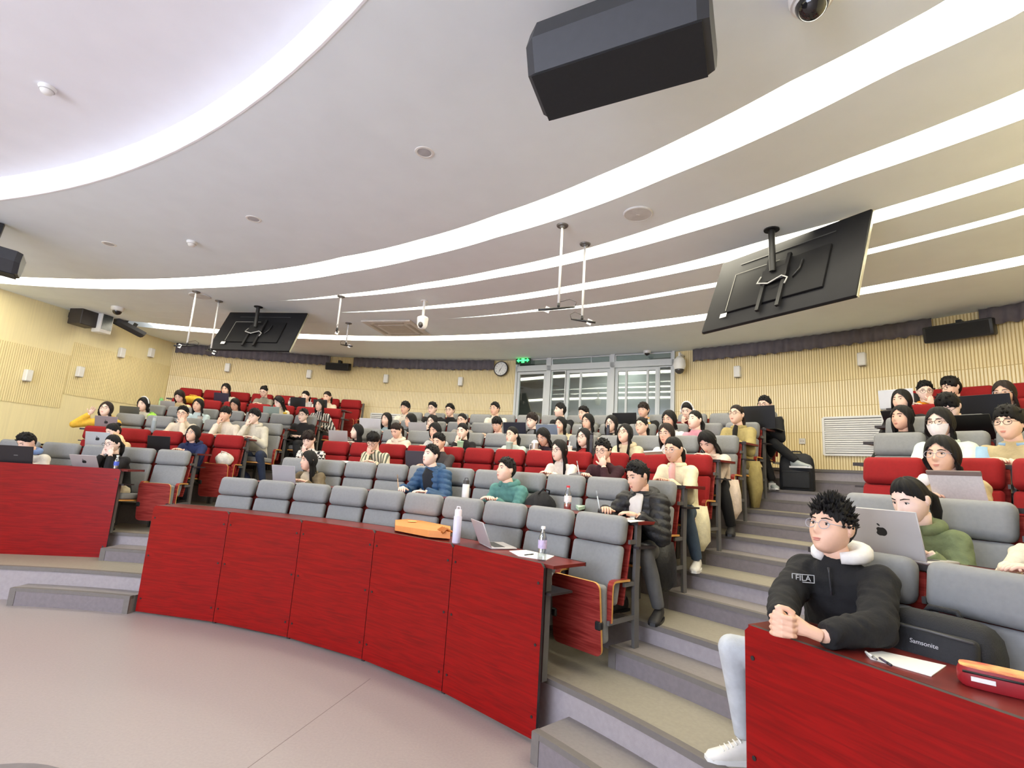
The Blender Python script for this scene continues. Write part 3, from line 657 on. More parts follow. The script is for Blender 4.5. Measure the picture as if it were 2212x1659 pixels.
def head_pts(a, ph, ex=0., feat=True):
    st = np.sin(ph); st = np.sign(st)*np.abs(st)**.85
    x, y, z = st*np.sin(a), -st*np.cos(a), np.cos(ph)
    d = np.clip(-z, 0, 1); up = z > 0
    X = (SX+ex)*x*(1-.26*d**1.6); Z = z*np.where(up, SU+ex, SD+ex); Y = (SY+ex)*y
    w = np.clip(-y, 0, 1)
    Y = Y*(1-.08*w)-.030*d**1.6*(y < .35)-.0*d
    Y = np.where(y > 0, Y*(1-.38*d), Y)
    if feat:
        pr = np.where(Z > -.022, np.clip((.03-Z)/.052, 0, 1), np.clip((Z+.042)/.020, 0, 1))
        Y = Y-.023*np.exp(-(X/(.0085+.006*pr))**2)*pr*(w > .3)
        Y = Y+.008*np.exp(-((np.abs(X)-.031)/.017)**2-((Z-.014)/.013)**2)*(w > .2)
        Y = Y-.004*np.exp(-((np.abs(X)-.03)/.02)**2-((Z-.036)/.010)**2)*(w > .2)
        Y = Y-.005*np.exp(-(X/.022)**2-((Z+.060)/.011)**2)*(w > .3)+.003*np.exp(-(X/.024)**2-((Z+.0605)/.003)**2)*(w > .3)
        Y = Y-.006*np.exp(-(X/.022)**2-((Z+.098)/.014)**2)*(w > .3)
        X = X+np.sign(x)*.005*np.exp(-((Z+.02)/.03)**2-((w-.55)/.3)**2)
    return np.stack([X, Y, Z], -1)
def head_grid(nl, na):
    s = np.linspace(-math.pi, math.pi, na, endpoint=False); a = s-.5*np.sin(s)
    ph = np.linspace(0, math.pi, nl)[1:-1]; A, Pm = np.meshgrid(a, ph)
    V = head_pts(A, Pm).reshape(-1, 3); n = len(ph)
    top = [[0, 0, SU]]; bot = [[0, -.03, -SD]]; V = np.r_[V, top, bot]; F = []
    for i in range(n-1):
        for j in range(na): F.append((i*na+j, i*na+(j+1) % na, (i+1)*na+(j+1) % na, (i+1)*na+j))
    T = len(V)-2
    for j in range(na): F.append((T, (j+1) % na, j)); F.append((T+1, (n-1)*na+j, (n-1)*na+(j+1) % na))
    return V, F
HG = {0: head_grid(24, 34), 1: head_grid(54, 72)}
def ysurf(V, x, z):
    m = V[:, 1] < -.02; Q = V[m]; return Q[np.argmin((Q[:, 0]-x)**2+(Q[:, 2]-z)**2)][1]
def add_head(mb, lod, xf, smile=0, mask=False):
    """materials: 0 skin 1 eye dark 2 eye white 3 lips 4 brow"""
    V, F = HG[lod]; mb.add(V, F, 0, xf); R_, c_ = xf
    t = lambda b: mb.add(np.concatenate(b.V), b.F, b.I, xf)
    b = MB()
    for s in (-1, 1):
        ye = ysurf(V, s*.031, .013)
        if lod:
            b.ball((s*.031, ye+.0015, .012), (.0145, .006, .0058), 14, 8, 2); b.ball((s*.031, ye-.0035, .012), (.0056, .002, .0054), 10, 6, 1)
            b.tube([(s*(.031+k), ye-.002-.002*(1-abs(k)/.016), .0185-abs(k)*.22) for k in (-.016, -.008, 0, .008, .016)], .0016, 5, 1)
        else: b.ball((s*.031, ye-.0005, .012), (.0125, .004, .0046), 8, 5, 1)
        b.tube([(s*.013, ysurf(V, s*.013, .034)-.001, .034), (s*.032, ysurf(V, s*.032, .037)-.0015, .0385), (s*.050, ysurf(V, s*.050, .032)-.001, .033)], (.0026, .0034, .0018), 5, 4)
        b.ball((s*.0765, .014, .0), (.009, .020, .031), 10, 7, 0, ry(s*12)@rz(s*-18))
        if lod: b.ball((s*.082, .010, .002), (.004, .011, .019), 8, 6, 0, rz(s*-18))
    yl = ysurf(V, 0, -.060)
    b.ball((0, yl-.0005, -.0565), (.020, .0045, .0042), 10, 5, 3); b.ball((0, yl-.0005, -.0645), (.017, .005, .0048), 10, 5, 3)
    t(b)
HZ = {
 'short': ([(0, .082), (28, .078), (48, .054), (66, .036), (84, .022), (100, .004), (122, -.05), (150, -.085), (180, -.09)], .020, 0, 0),
 'short2': ([(0, .080), (30, .076), (52, .050), (70, .03), (92, .0), (118, -.06), (150, -.09), (180, -.09)], .016, 0, 0),
 'spiky': ([(0, .066), (30, .062), (52, .036), (70, .020), (92, -.012), (118, -.05), (150, -.085), (180, -.09)], .022, 0, 0),
 'mid': ([(0, .060), (30, .054), (52, .030), (70, .014), (90, .0), (118, -.07), (150, -.10), (180, -.10)], .028, 0, 0),
 'fringe': ([(0, .044), (40, .042), (56, .026), (70, .012), (90, .0), (118, -.07), (150, -.095), (180, -.10)], .022, 0, 0),
 'bob': ([(0, .092), (14, .078), (34, .056), (54, .026), (66, -.01), (76, -.04), (95, -.06), (180, -.06)], .019, .075, 64),
 'long': ([(0, .092), (14, .078), (34, .056), (54, .026), (68, -.01), (78, -.04), (95, -.06), (180, -.06)], .017, .22, 68),
 'pony': ([(0, .080), (25, .076), (46, .054), (66, .034), (90, .004), (120, -.05), (180, -.075)], .013, 0, 0),
 'bun': ([(0, .080), (25, .076), (46, .054), (66, .034), (90, .004), (120, -.05), (180, -.075)], .013, 0, 0)}
def hair_mesh(style, seed, lod, mats):
    tab, th, drop, da = HZ[style]; r_ = random.Random(seed); p1, p2, p3 = (r_.random()*6 for _ in range(3))
    na = 48 if not lod else 96; m = 9 if not lod else 16; mb = MB(); A = np.linspace(-math.pi, math.pi, na, endpoint=False)
    deg = np.degrees(np.abs(A)); zl = np.interp(deg, [q[0] for q in tab], [q[1] for q in tab])
    jag = .006 if style in ('mid', 'fringe', 'spiky') else .003
    zl = zl+jag*np.sin(A*17+p1)+jag*.6*np.sin(A*29+p2)
    pe = np.where(zl > 0, np.arccos(np.clip(zl/(SU+th), -1, 1)), np.arccos(np.clip(zl/(SD+th), -1, 1)))
    rows = []
    for j in range(1, m+1):
        f = j/m; ph = pe*f
        ex = th*(1-.62*np.clip((70-deg)/70, 0, 1)*f**4) if drop else th*(1-.84*f**2.6)
        cl = .0022*np.sin(A*9+p1+2*f)+.0024*np.sin(A*19+p2-3*f)*f+(.004*np.sin(A*5+p3+6*f) if style in ('mid', 'spiky') else 0)
        q = head_pts(A, ph, 0, False); st = np.sin(ph)
        n = np.stack([np.sin(A)*st, -np.cos(A)*st, np.cos(ph)], -1); q = q+n*(ex+cl)[:, None]
        rows.append(q)
    if drop:
        k = 8; last = rows[-1]; L = np.where(deg > da, drop, 0.)*(1+.10*np.sin(A*7+p3)); L = L*np.clip((deg-da)/14, 0, 1)
        for j in range(1, k+1):
            f = j/k; q = last.copy(); q[:, 2] -= L*f
            fl = 1+.10*math.sin(f*2.6)*(L > 0)-.10*f*f*(L > 0); q[:, 0] *= fl; q[:, 1] = q[:, 1]*fl+np.where(L > 0, .018*f, 0)
            w_ = (L > 0)*(.004+.007*f)*np.sin(A*15+p1+f*2)+(L > 0)*.004*np.sin(A*7+p2-f*3); q[:, 0] *= 1+w_/.09; q[:, 1] *= 1+w_/.10; rows.append(q)
    inn = rows[-1].copy(); inn[:, 0] *= .80; inn[:, 1] = inn[:, 1]*.80; rows.append(inn)
    V = np.concatenate(rows+[np.array([[0, 0, SU+th]])]); K = len(rows); F = []
    for i in range(K-1):
        for j in range(na): F.append((i*na+j, i*na+(j+1) % na, (i+1)*na+(j+1) % na, (i+1)*na+j))
    for j in range(na): F.append((K*na, (j+1) % na, j))
    mb.add(V, F)
    if style == 'pony':
        mb.ball((0, .105, .02), (.026, .022, .026), 10, 7); mb.tube([(0, .11, .02), (.01, .14, -.03), (.015, .13, -.10), (.01, .115, -.19)], (.02, .03, .028, .008), 10)
    if style == 'bun': mb.ball((0, .085, .085), (.042, .038, .036), 14, 9)
    if style in ('spiky', 'mid', 'short', 'short2', 'fringe'):
        for _ in range(330 if style == 'spiky' else (26 if style == 'mid' else 70)):
            a = r_.uniform(-3.1, 3.1); ph = r_.uniform(.02, 1.0 if style == 'mid' or abs(a) < 1.2 else 1.5); q = head_pts(np.array(a), np.array(ph), .010, False)
            n = np.array([math.sin(a)*math.sin(ph), -math.cos(a)*math.sin(ph), math.cos(ph)])
            l = (r_.uniform(.020, .040)*(1.15-.45*ph) if style == 'spiky' else (r_.uniform(.014, .026) if style == 'mid' else r_.uniform(.008, .018))); sw = np.array([r_.uniform(-.6, .6), r_.uniform(-.5, .3), .5])
            mb.tube([q, q+n*l*.6+sw*l*.2, q+n*l+sw*l*.55], ((.0075, .005, .0008) if style == 'spiky' else (.012, .008, .001)), 5)
    return mb.mesh('hair', mats, 180)
HAIRC = {}
def hand(mb, wrist, dirv, palm, curl, m=0, s=1., side=1, n=6, spread=1.):
    """wrist point, direction of the fingers, palm normal; side = +1 thumb towards cross(dir, palm)"""
    d = np.array(dirv, float); d /= np.linalg.norm(d); p = np.array(palm, float); p -= d*np.dot(p, d); p /= np.linalg.norm(p); a = np.cross(d, p)*side
    w = np.array(wrist, float)
    B = np.c_[a, d, -p]
    mb.ball(w+d*.045*s, (.040*s, .052*s, .016*s), 10, 7, m, B)
    for k, (o, L) in enumerate(((.030, .066), (.010, .075), (-.010, .070), (-.029, .055))):
        q = w+d*.080*s+a*o*s; pts = [q-d*.012*s]; ang = 0; cur = q
        for sg, fr in ((.45, .55), (.32, 1.), (.23, .8)):
            ang += curl*fr; v = d*math.cos(ang)+p*math.sin(ang)+a*(o*.9*spread); pts.append(cur); cur = cur+v*L*sg*s
        pts.append(cur); mb.tube(pts, (.0092*s, .0092*s, .0086*s, .0078*s, .0058*s), n, m)
    q = w+d*.022*s+a*.030*s; v = (d*.65+a*.62+p*.30); v /= np.linalg.norm(v)
    mb.tube([q-a*.014*s, q+v*.022*s, q+v*.046*s+p*.004*s, q+v*.062*s+d*.008*s], (.013*s, .0112*s, .0098*s, .0066*s), n, m)
def arm_ik(S, H, hint, la=.285, lb=.255):
    S = np.array(S, float); H = np.array(H, float); d = H-S; L = np.linalg.norm(d); mx = la+lb-.012
    if L > mx: H = S+d*mx/L; d = H-S; L = mx
    u = d/L; x = (la*la-lb*lb+L*L)/(2*L); hgt = math.sqrt(max(1e-5, la*la-x*x))
    hn = np.array(hint, float); hn -= u*np.dot(hn, u); hn /= np.linalg.norm(hn)+1e-9
    return S+u*x+hn*hgt, H
LEGC = {'front': (188, 192, 196), 'grey': (92, 92, 92), 'denim': (62, 78, 96), 'black': (26, 26, 28), 'khaki': (120, 108, 74), 'cross': (24, 24, 26), 'cream': (216, 202, 172), 'dark': (30, 34, 48), 'navy': (40, 50, 72)}
M_SHOE = mat('white_sneaker', (228, 224, 216), .6, .05, 20); M_SHOEG = mat('grey_sneaker', (170, 176, 174), .6, .06, 20); M_SHOED = mat('dark_shoe', (40, 38, 38), .6)
def shoe(name, loc, ang, parent, m, lace=False):
    mb = MB(); R = []
    for y, w, h, z in ((.07, .026, .055, .055), (.05, .036, .062, .060), (.0, .036, .055, .055), (-.06, .042, .040, .040), (-.12, .047, .030, .030), (-.165, .040, .024, .024), (-.185, .020, .016, .018)):
        ring = []
        for j in range(12):
            a = 2*math.pi*j/12; ring.append((w*math.cos(a), y, max(.0, z+h*math.sin(a))))
        R.append(ring)
    mb.rings(np.array(R).reshape(-1, 3), 7, 12); 
    o = O(name, mb.mesh(name, m, 180), parent, tuple(loc), (0, 0, math.radians(ang)))
    b = MB(); pr = [(.034, .08), (.044, .0), (.046, -.10), (.044, -.15), (.02, -.19)]
    V = [(x, y, z) for z in (0, .022) for x, y in pr+[(-x, y) for x, y in pr[::-1]]]; N = 10
    b.add(V, [tuple(range(N)), tuple(range(2*N-1, N-1, -1))]+[(k, k+N, (k+1) % N+N, (k+1) % N) for k in range(N)]); O('sole', b.mesh('sole', M_WHITE if m != M_SHOED else M_BLACK, 30), o)
    if lace:
        b = MB()
        for k in range(5): b.tube([(-.026, -.02-k*.022, .100-k*.010), (0, -.025-k*.022, .108-k*.011), (.026, -.02-k*.022, .100-k*.010)], .0035, 5)
        O('laces', b.mesh('laces', M_PAPER, 180), o)
    return o
def glasses_mesh(lod, clear):
    b = MB(); V = HG[lod][0]; n = 18; r = .0016 if lod else .0019
    for s in (-1, 1):
        yf = -.101
        pts = [(s*.034+.026*math.cos(2*math.pi*k/n), yf+.006*abs(math.cos(2*math.pi*k/n)), .008+.020*math.sin(2*math.pi*k/n)) for k in range(n+1)]
        b.tube(pts, r, 5, 0, False)
        b.tube([(s*.060, yf+.006, .014), (s*.078, -.05, .014), (s*.084, .0, .012), (s*.080, .03, .0)], r, 5)
    b.tube([(-.009, -.101, .012), (0, -.104, .015), (.009, -.101, .012)], r, 5)
    return b.mesh('glasses', M_GLSC if clear else M_GLS, 180)
GL_ME = {(l, c): glasses_mesh(l, c) for l in (0, 1) for c in (0, 1)}
CNT = [0]
def top_mat(col, kind, ex):
    nm = 'cloth_%d_%d_%d' % tuple(col)
    if ex.get('check'): return two_tone('cloth_check', (214, 210, 204), (36, 34, 36), 'check', 22)
    if ex.get('stripe'): return two_tone(nm+'_stripe', col, ex['stripe'], 'wave', 7, axis=0, width=.55)
    return mat(nm+'_'+kind, col, .9 if kind != 'puffer' else .55, .10, 18, .35 if kind != 'puffer' else .5, bscale=45)
def person(spec, hip_x, root, H):
    """H: head centre in the frame of the seat; faces -Y"""
    lab, sec, row, u, v, lean, yaw, pitch, hs, gl, colr, kind, arms, ex = spec
    CNT[0] += 1; sd = CNT[0]; lod = 1 if (sec == 'R' and row <= 3) or (sec == 'C' and row == 2) else 0
    skin = SKIN[sd % 3]; hairm = M_HAIRB if sd % 7 == 3 else M_HAIR
    H = np.array(H, float); RH = rz(yaw) @ rx(pitch)
    sc = 1.0
    nb = H+np.array([0, .058+.03*math.sin(math.radians(pitch)), -.150]); hip = np.array([hip_x, -.21, .50])
    if nb[2]-hip[2] < .30: hip[2] = max(.44, nb[2]-.32)
    fem = hs in ('long', 'bob', 'pony', 'bun'); sw = .158 if fem else .178
    bulk = {'puffer': .030, 'jacket': .016, 'hoodie': .012, 'sweater': .005}[kind]+(.012 if ex.get('leg') == 'front' else 0)
    ax = nb-hip; ln = np.linalg.norm(ax)
    def along(f, back=0.): return hip+ax*f+np.array([0, back, 0])
    # ---- clothing volume
    tb = MB()
    tors = [(along(-.10), .150+bulk, .115+bulk), (along(.10), .158+bulk, .118+bulk), (along(.35, .02), .150+bulk, .112+bulk), (along(.62, .025), .165+bulk, .118+bulk), (along(.82, .02), sw+bulk*.6, .100+bulk), (along(.93, .01), sw*.78, .082+bulk*.6), (along(1.0), .085, .075), (along(1.07), .066, .062)]
    tb.loft(tors, 20)
    lat = np.array([1., 0, 0])
    zd = DESK+.022; D = lambda x, y: np.array([H[0]*.8+x, y, zd+.018])
    tgt = {-1: D(-.12, -.60), 1: D(.10, -.57)}; hint = {-1: (-.5, .3, -.8), 1: (.5, .3, -.8)}; crl = {-1: .42, 1: .42}; hdir = {-1: None, 1: None}; pal = {-1: (0, 0, -1), 1: (0, 0, -1)}
    face = {}
    if arms == 'D': tgt = {-1: D(-.06, -.585), 1: D(.05, -.60)}
    if arms == 'W': tgt = {-1: D(-.17, -.62), 1: D(.12, -.585)}; crl[-1] = .75; tgt[-1][2] += .02
    if arms == 'K': tgt = {-1: D(-.10, -.52), 1: D(.10, -.52)}
    if arms == 'lap': tgt = {-1: np.array([hip_x-.07, -.40, .66]), 1: np.array([hip_x+.07, -.40, .66])}
    for s, keys in ((-1, ('C', 'CC')), (1, ('c', 'CC'))):
        if arms in keys:
            off = np.array([s*.062, -.075, -.135]) if arms == 'CC' else np.array([s*.050, -.105, -.150])
            tgt[s] = H+RH @ off; hint[s] = (s*.35, -.1, -1); crl[s] = .85 if arms != 'CC' else .5; hdir[s] = RH @ np.array([-s*.25, .15, 1.]); pal[s] = RH @ np.array([-s*.4, 1., 0])
    if arms == 'UP': tgt[-1] = H+np.array([-.21, -.02, -.09]); hint[-1] = (-.5, 0, -1); hdir[-1] = (0.4, 0, 1); pal[-1] = (.5, -.6, .3)
    if arms == 'clasp':
        cp = ex['clasp']; tgt = {-1: cp+np.array([-.055, .05, -.02]), 1: cp+np.array([.10, .075, -.03])}; hint = {-1: (-.8, .3, -.35), 1: (.8, .3, -.35)}
    hb = MB(); joints = {}
    for s in (-1, 1):
        S = along(.90)+np.array([s*(sw-.012), 0.0, -.015]); el, hd = arm_ik(S, tgt[s], hint[s]); joints[s] = (S, el, hd)
        r0 = .058+bulk*.8
        cuff = hd-(hd-el)/np.linalg.norm(hd-el)*.012
        tb.tube([S+np.array([-s*.05, 0, .0]), S, S*.5+el*.5, el], (r0*.95, r0, r0*.93, r0*.88), 12); tb.ball(el, r0*.88, 12, 8)
        tb.tube([el, el*.55+cuff*.45, cuff], (r0*.88, r0*.80, .037+bulk*.6), 12); tb.ball(S, r0*1.05, 12, 8)
    if kind == 'puffer':
        pass
    vox = .0105 if lod else .016
    tm = top_mat(colr, kind, ex)
    nm = {'puffer': 'padded_jacket', 'jacket': 'jacket', 'hoodie': 'hoodie', 'sweater': 'sweater'}[kind]
    def done(me, nm=nm, tm=tm):
        me.name = nm; me.materials.clear(); me.materials.append(tm)
        if lod or kind == 'puffer':
            n = len(me.vertices); co = np.empty(n*3); me.vertices.foreach_get('co', co); co = co.reshape(-1, 3); no = np.empty(n*3); me.vertices.foreach_get('normal', no); no = no.reshape(-1, 3)
            if kind == 'puffer': dsp = .010*np.abs(np.sin(co[:, 2]*48+co[:, 1]*14))-.004
            else: dsp = .004*np.sin(co[:, 2]*70+co[:, 0]*38+4*np.sin(co[:, 1]*30))*np.sin(co[:, 0]*45-co[:, 2]*25+sd)+.004*np.sin(co[:, 0]*22+co[:, 2]*31+sd)
            co += no*dsp[:, None]; me.vertices.foreach_set('co', co.ravel()); me.update()
        O(nm, me, root)
    remesh_later(tb, vox, 3 if lod else 2, done)
    # ---- skin: head, neck, inner trunk, arms and hands in one body mesh
    bb = MB(); xf = (RH @ np.diag([1.07, 1.02, 1.0]) if ex.get('leg') == 'front' else RH*sc, H); add_head(bb, lod, xf)
    n0 = H+RH @ np.array([0, .022, -.075]); bb.tube([n0, n0*.5+nb*.5+np.array([0, .004, 0]), nb, along(.90)], ((.053, .055), (.053, .055), (.060, .058), (.06, .055)), 16)
    bb.loft([(along(0), .11, .075), (along(.5), .11, .075), (along(.84), .12, .06), (along(.95), .07, .05)], 12)
    for s in (-1, 1):
        S, el, hd = joints[s]; bb.tube([S, el, hd], (.045, .036, .026), 8)
        dv = (hd-el)/np.linalg.norm(hd-el); hv = np.array(hdir[s]) if hdir[s] is not None else dv*np.array([1, 1, .25])+np.array([-s*.25, -.1, 0])
        if arms != 'clasp': hand(bb, hd, hv, pal[s], crl[s], 0, .94 if fem else 1.02, -s if hdir[s] is None else s, 8 if lod else 5)
    if arms == 'clasp':
        cp = ex['clasp']; cb = MB(); sx = np.array
        for s in (-1, 1):
            S, el, hd = joints[s]; q = cp+np.array([s*.026, .012, .0])
            cb.tube([hd, hd*.5+q*.5, q], ((.028, .024), (.032, .026), (.030, .040)), 12); cb.ball(q+np.array([0, -.01, .0]), (.022, .042, .044), 12, 8)
            for k in range(4):     # fingers of this hand wrap over the other
                z = .034-.0215*k-(.0105 if s > 0 else 0); 
                cb.tube([q+np.array([s*.006, -.030, z]), q+np.array([-s*.012, -.058, z+.002]), q+np.array([-s*.044, -.060, z-.002]), q+np.array([-s*.070, -.040, z-.006]), q+np.array([-s*.074, -.018, z-.008])], (.0105, .0108, .0100, .0094, .0075), 8)
            cb.tube([q+np.array([s*.004, -.004, .040]), q+np.array([-s*.008, -.024, .056]), q+np.array([-s*.026, -.046, .056+.006*s]), q+np.array([-s*.040, -.058, .050+.006*s])], (.013, .012, .0105, .008), 8)
        def hd_done(me): me.name = 'hands'; me.materials.clear(); me.materials.append(skin); o = O('clasped_hands', me, root)
        # clasped hands are remeshed finely, then joined to the body mesh
        tmp = {}
        def join_done(me, skin=skin):
            V = np.empty(len(me.vertices)*3); me.vertices.foreach_get('co', V); F = [tuple(p.vertices) for p in me.polygons]
            bb.add(V.reshape(-1, 3), F, 0); finish()
            bpy.data.meshes.remove(me)
        remesh_later(cb, .0034, 3, join_done)
    def finish():
        me = bb.mesh('person', [skin, M_EYE, M_EYEW, M_LIP, hairm], 180); root.data = me
    # root is created by the caller with a placeholder mesh
    if arms != 'clasp': finish()
    # ---- hair
    hk = (hs, sd % 4, lod, hairm.name)
    if hk not in HAIRC: HAIRC[hk] = hair_mesh(hs, sd % 4, lod, hairm)
    ho = O('hair', HAIRC[hk], root); ho.matrix_local = Matrix.LocRotScale(Vector(H), Matrix(RH.tolist()).to_quaternion(), None)
    if gl:
        g = O('glasses', GL_ME[(lod, 1 if (sd % 3 == 1) else 0)], root); g.matrix_local = Matrix.LocRotScale(Vector(H), Matrix(RH.tolist()).to_quaternion(), None)
    def on_head(name, b, m): 
        o = O(name, b.mesh(name, m, 180), root); o.matrix_local = Matrix.LocRotScale(Vector(H), Matrix(RH.tolist()).to_quaternion(), None)
    if ex.get('mask'):
        b = MB(); A = np.linspace(-1.15, 1.15, 15); V = []
        for zz in (-.005, -.03, -.055, -.08, -.105):
            for a in A: 
                ph = math.acos(max(-1, min(1, zz/SD))); q = head_pts(np.array(a), np.array(ph), .010, False); q[1] -= .012*math.exp(-(a/.5)**2)*(1 if zz > -.09 else .5); V.append(q)
        b.rings(np.array(V), 5, 15, 0, False, False); on_head('face_mask', b, mat('mask_white', (232, 228, 230), .8, .05, 40))
    if ex.get('band'):
        b = MB(); b.tube([(.094*math.sin(a), .005, .012+.135*math.cos(a)) for a in np.linspace(-1.5, 1.5, 13)], .011, 8)
        if sec == 'C':
            for s in (-1, 1): b.ball((s*.096, .005, .0), (.018, .032, .036), 10, 8)
        on_head('headphones' if sec == 'C' else 'headband', b, M_WHITE)
    if ex.get('phones'):
        b = MB(); b.tube([nb+np.array([.095*math.sin(a), .02-.085*math.cos(a), .02-.03*math.cos(a)]) for a in np.linspace(-2.3, 2.3, 15)][::1], .012, 8); 
        b.ball(nb+np.array([-.10, -.085, -.01]), (.038, .018, .042), 12, 8); b.ball(nb+np.array([.10, -.085, -.01]), (.038, .018, .042), 12, 8); O('headphones', b.mesh('headphones', M_WHITE, 180), root)
    # ---- collar, hood, inner shirt
    if kind == 'hoodie' or ex.get('hood'):
        b = MB(); n = 13; hc = ex.get('hood'); k = 1.0 if not hc else 1.12
        b.tube([nb+np.array([.088*k*math.sin(a), .012-.080*k*math.cos(a), .012+.018*math.cos(a+math.pi)+(.028 if hc else .0)]) for a in np.linspace(.45, 2*math.pi-.45, n)], [(.022+.020*math.sin(i/(n-1)*math.pi), .026+.016*math.sin(i/(n-1)*math.pi)) for i in range(n)], 10)
        O('hood', b.mesh('hood', tm if not hc else mat('hood_%d_%d_%d' % hc, hc, .9, .06, 20, .3), 180), root)
    elif kind in ('jacket', 'puffer') or ex.get('collar'):
        b = MB(); n = 12; cc = ex.get('collar')
        b.tube([nb+np.array([.078*math.sin(a), .006-.072*math.cos(a), .008+.012*math.cos(a+math.pi)]) for a in np.linspace(.35, 2*math.pi-.35, n)], (.014 if cc else .020), 8)
        if kind == 'puffer':
            b.tube([nb+np.array([.10*math.sin(a), .03-.085*math.cos(a), .0+.03*math.cos(a+math.pi)]) for a in np.linspace(.6, 2*math.pi-.6, n)], [.018+.032*math.sin(i/(n-1)*math.pi) for i in range(n)], 10)
        O('collar', b.mesh('collar', tm if not cc else mat('collar_%d_%d_%d' % cc, cc, .85, .04, 20), 180), root)
    if ex.get('inner'):
        c = ex['inner']; b = MB(); dd = .118+bulk
        pts = [along(1.0)+np.array([0, -.050, .005]), along(.88, .01)+np.array([0, -.090-bulk*.6, 0]), along(.66, .02)+np.array([0, -dd+.006, 0]), along(.40, .02)+np.array([0, -dd+.010, 0])]
        b.tube(pts, ((.056, .024), (.076, .024), (.066, .020), (.046, .014)), 12); O('shirt', b.mesh('shirt', mat('shirt_%d_%d_%d' % c, c, .85, .05, 20), 180), root)
    if ex.get('sleeve'):
        c = ex['sleeve']; b = MB()
        for s in (-1, 1):
            S, el, hd = joints[s]; r0 = .064+bulk; b.tube([S+np.array([s*.02, 0, .01]), S*.5+el*.5, el, el*.3+hd*.7], (r0, r0*.95, r0*.9, .045), 12); b.ball(el, r0*.9, 10, 7)
        O('sleeves', b.mesh('sleeves', mat('sleeve_%d_%d_%d' % c, c, .85, .05, 20), 180), root)
    if ex.get('tail'):
        b = MB(); hx_ = hip_x+.13; b.loft([(np.array([hx_, -.20, .58]), .11, .13), (np.array([hx_+.04, -.21, .42]), .10, .15), (np.array([hx_+.07, -.22, .25]), .075, .13), (np.array([hx_+.06, -.22, ex['tail']]), .03, .07)], 14)
        V = b.V[0]; V[:, 0] += .012*np.sin(V[:, 1]*60+V[:, 2]*14); O('coat_tail', b.mesh('coat_tail', tm, 180), root)
    # ---- legs
    lg = ex.get('leg'); lc = LEGC.get(lg, [(40, 42, 50), (52, 54, 60), (30, 30, 32)][sd % 3]); b = MB()
    b.ball(hip+np.array([0, -.01, -.01]), (.165, .13, .10), 14, 9)
    kn = {s: np.array([hip_x+s*.11, -.56, .52]) for s in (-1, 1)}; an = {s: np.array([hip_x+s*.10, -.40, .09]) for s in (-1, 1)}; ft = {-1: -8, 1: 8}
    if lg == 'front': kn[-1] = np.array([-.40, -.52, .56]); an[-1] = np.array([-.43, -.40, .12]); ft[-1] = -28
    if lg == 'cross': kn = {-1: np.array([.10, -.55, .55]), 1: np.array([.26, -.50, .60])}; an = {-1: np.array([.20, -.42, .12]), 1: np.array([.50, -.42, .38])}; ft = {-1: 35, 1: 75}
    if lg in ('grey', 'denim', 'navy', 'black') and sec == 'C' or lg == 'navy':
        kn[1] = np.array([hip_x+.20, -.53, .53]); an[1] = np.array([hip_x+.24, -.38, .10]); ft[1] = 18
    for s in (-1, 1):
        hj = hip+np.array([s*.085, -.02, -.01])
        b.tube([hj, hj*.5+kn[s]*.5+np.array([0, 0, .01]), kn[s]], (.090, .084, .066), 12); b.ball(kn[s], .066, 12, 8)
        b.tube([kn[s], kn[s]*.55+an[s]*.45+np.array([0, .012, 0]), an[s]], (.066, .062, .050 if lg != 'front' else .042), 12)
    if lg in ('front', 'grey', 'denim', 'cross', 'navy', 'cream'):
        def ld(me, lc=lc): me.name = 'trousers'; me.materials.clear(); me.materials.append(mat('trouser_%d_%d_%d' % lc, lc, .85, .12, 14, .3, bscale=30)); O('trousers', me, root)
        remesh_later(b, .012, 3, ld)
    else: O('trousers', b.mesh('trousers', mat('trouser_%d_%d_%d' % lc, lc, .85, .12, 14), 180), root)
    sm = M_SHOE if lg in ('front', 'denim') else (M_SHOEG if lg in ('cross', 'navy') else M_SHOED)
    for s in (-1, 1): shoe('shoe', an[s]+np.array([0, -.0, -an[s][2] if lg != 'cross' or s < 0 else -.09]), ft[s], root, sm, lg == 'front')
    return joints
OCC = {}
JOINTS = {}
def place_people():
    for q in P:
        lab, sec, row, u, v, lean = q[:6]; Rh = RB[row-1]-.24-lean; Hw = atR(u, v, Rh); t = pol(Hw)[1]
        t0, pt, n = SEATS[sec][row]; k = int(min(max(math.floor((t-t0)/pt), 0), n-1))
        while (sec, row, k) in OCC: k = k-1 if k else k+1
        OCC[(sec, row, k)] = lab; ts = t0+(k+.5)*pt
        dx = math.radians(ts-t)*Rh; tp = t+(ts-t)*.55     # sit mostly under the head, towards the seat centre
        root = O('person', bpy.data.meshes.new('person'), None, tuple(PT(RB[row-1], tp, ZP[row-1])), (0, 0, math.radians(tp-90)))
        Mi = rz(-(tp-90)); H = Mi @ (Hw-np.array(root.location))
        spec = list(q)
        if q[12] == 'clasp':
            spec[13] = dict(q[13]); spec[13]['clasp'] = Mi @ (atz(1697, 1345, ZP[0]+DESK+.07)-np.array(root.location))
        tag(root, lab, 'person'); 
        JOINTS[lab] = (root, person(spec, 0., root, H), H, Mi)
place_people()
flush()
for sec in 'CLR':
    for row, (t0, pt, n) in SEATS[sec].items():
        for k in range(n): make_seat(sec, row, k, (sec, row, k) in OCC)
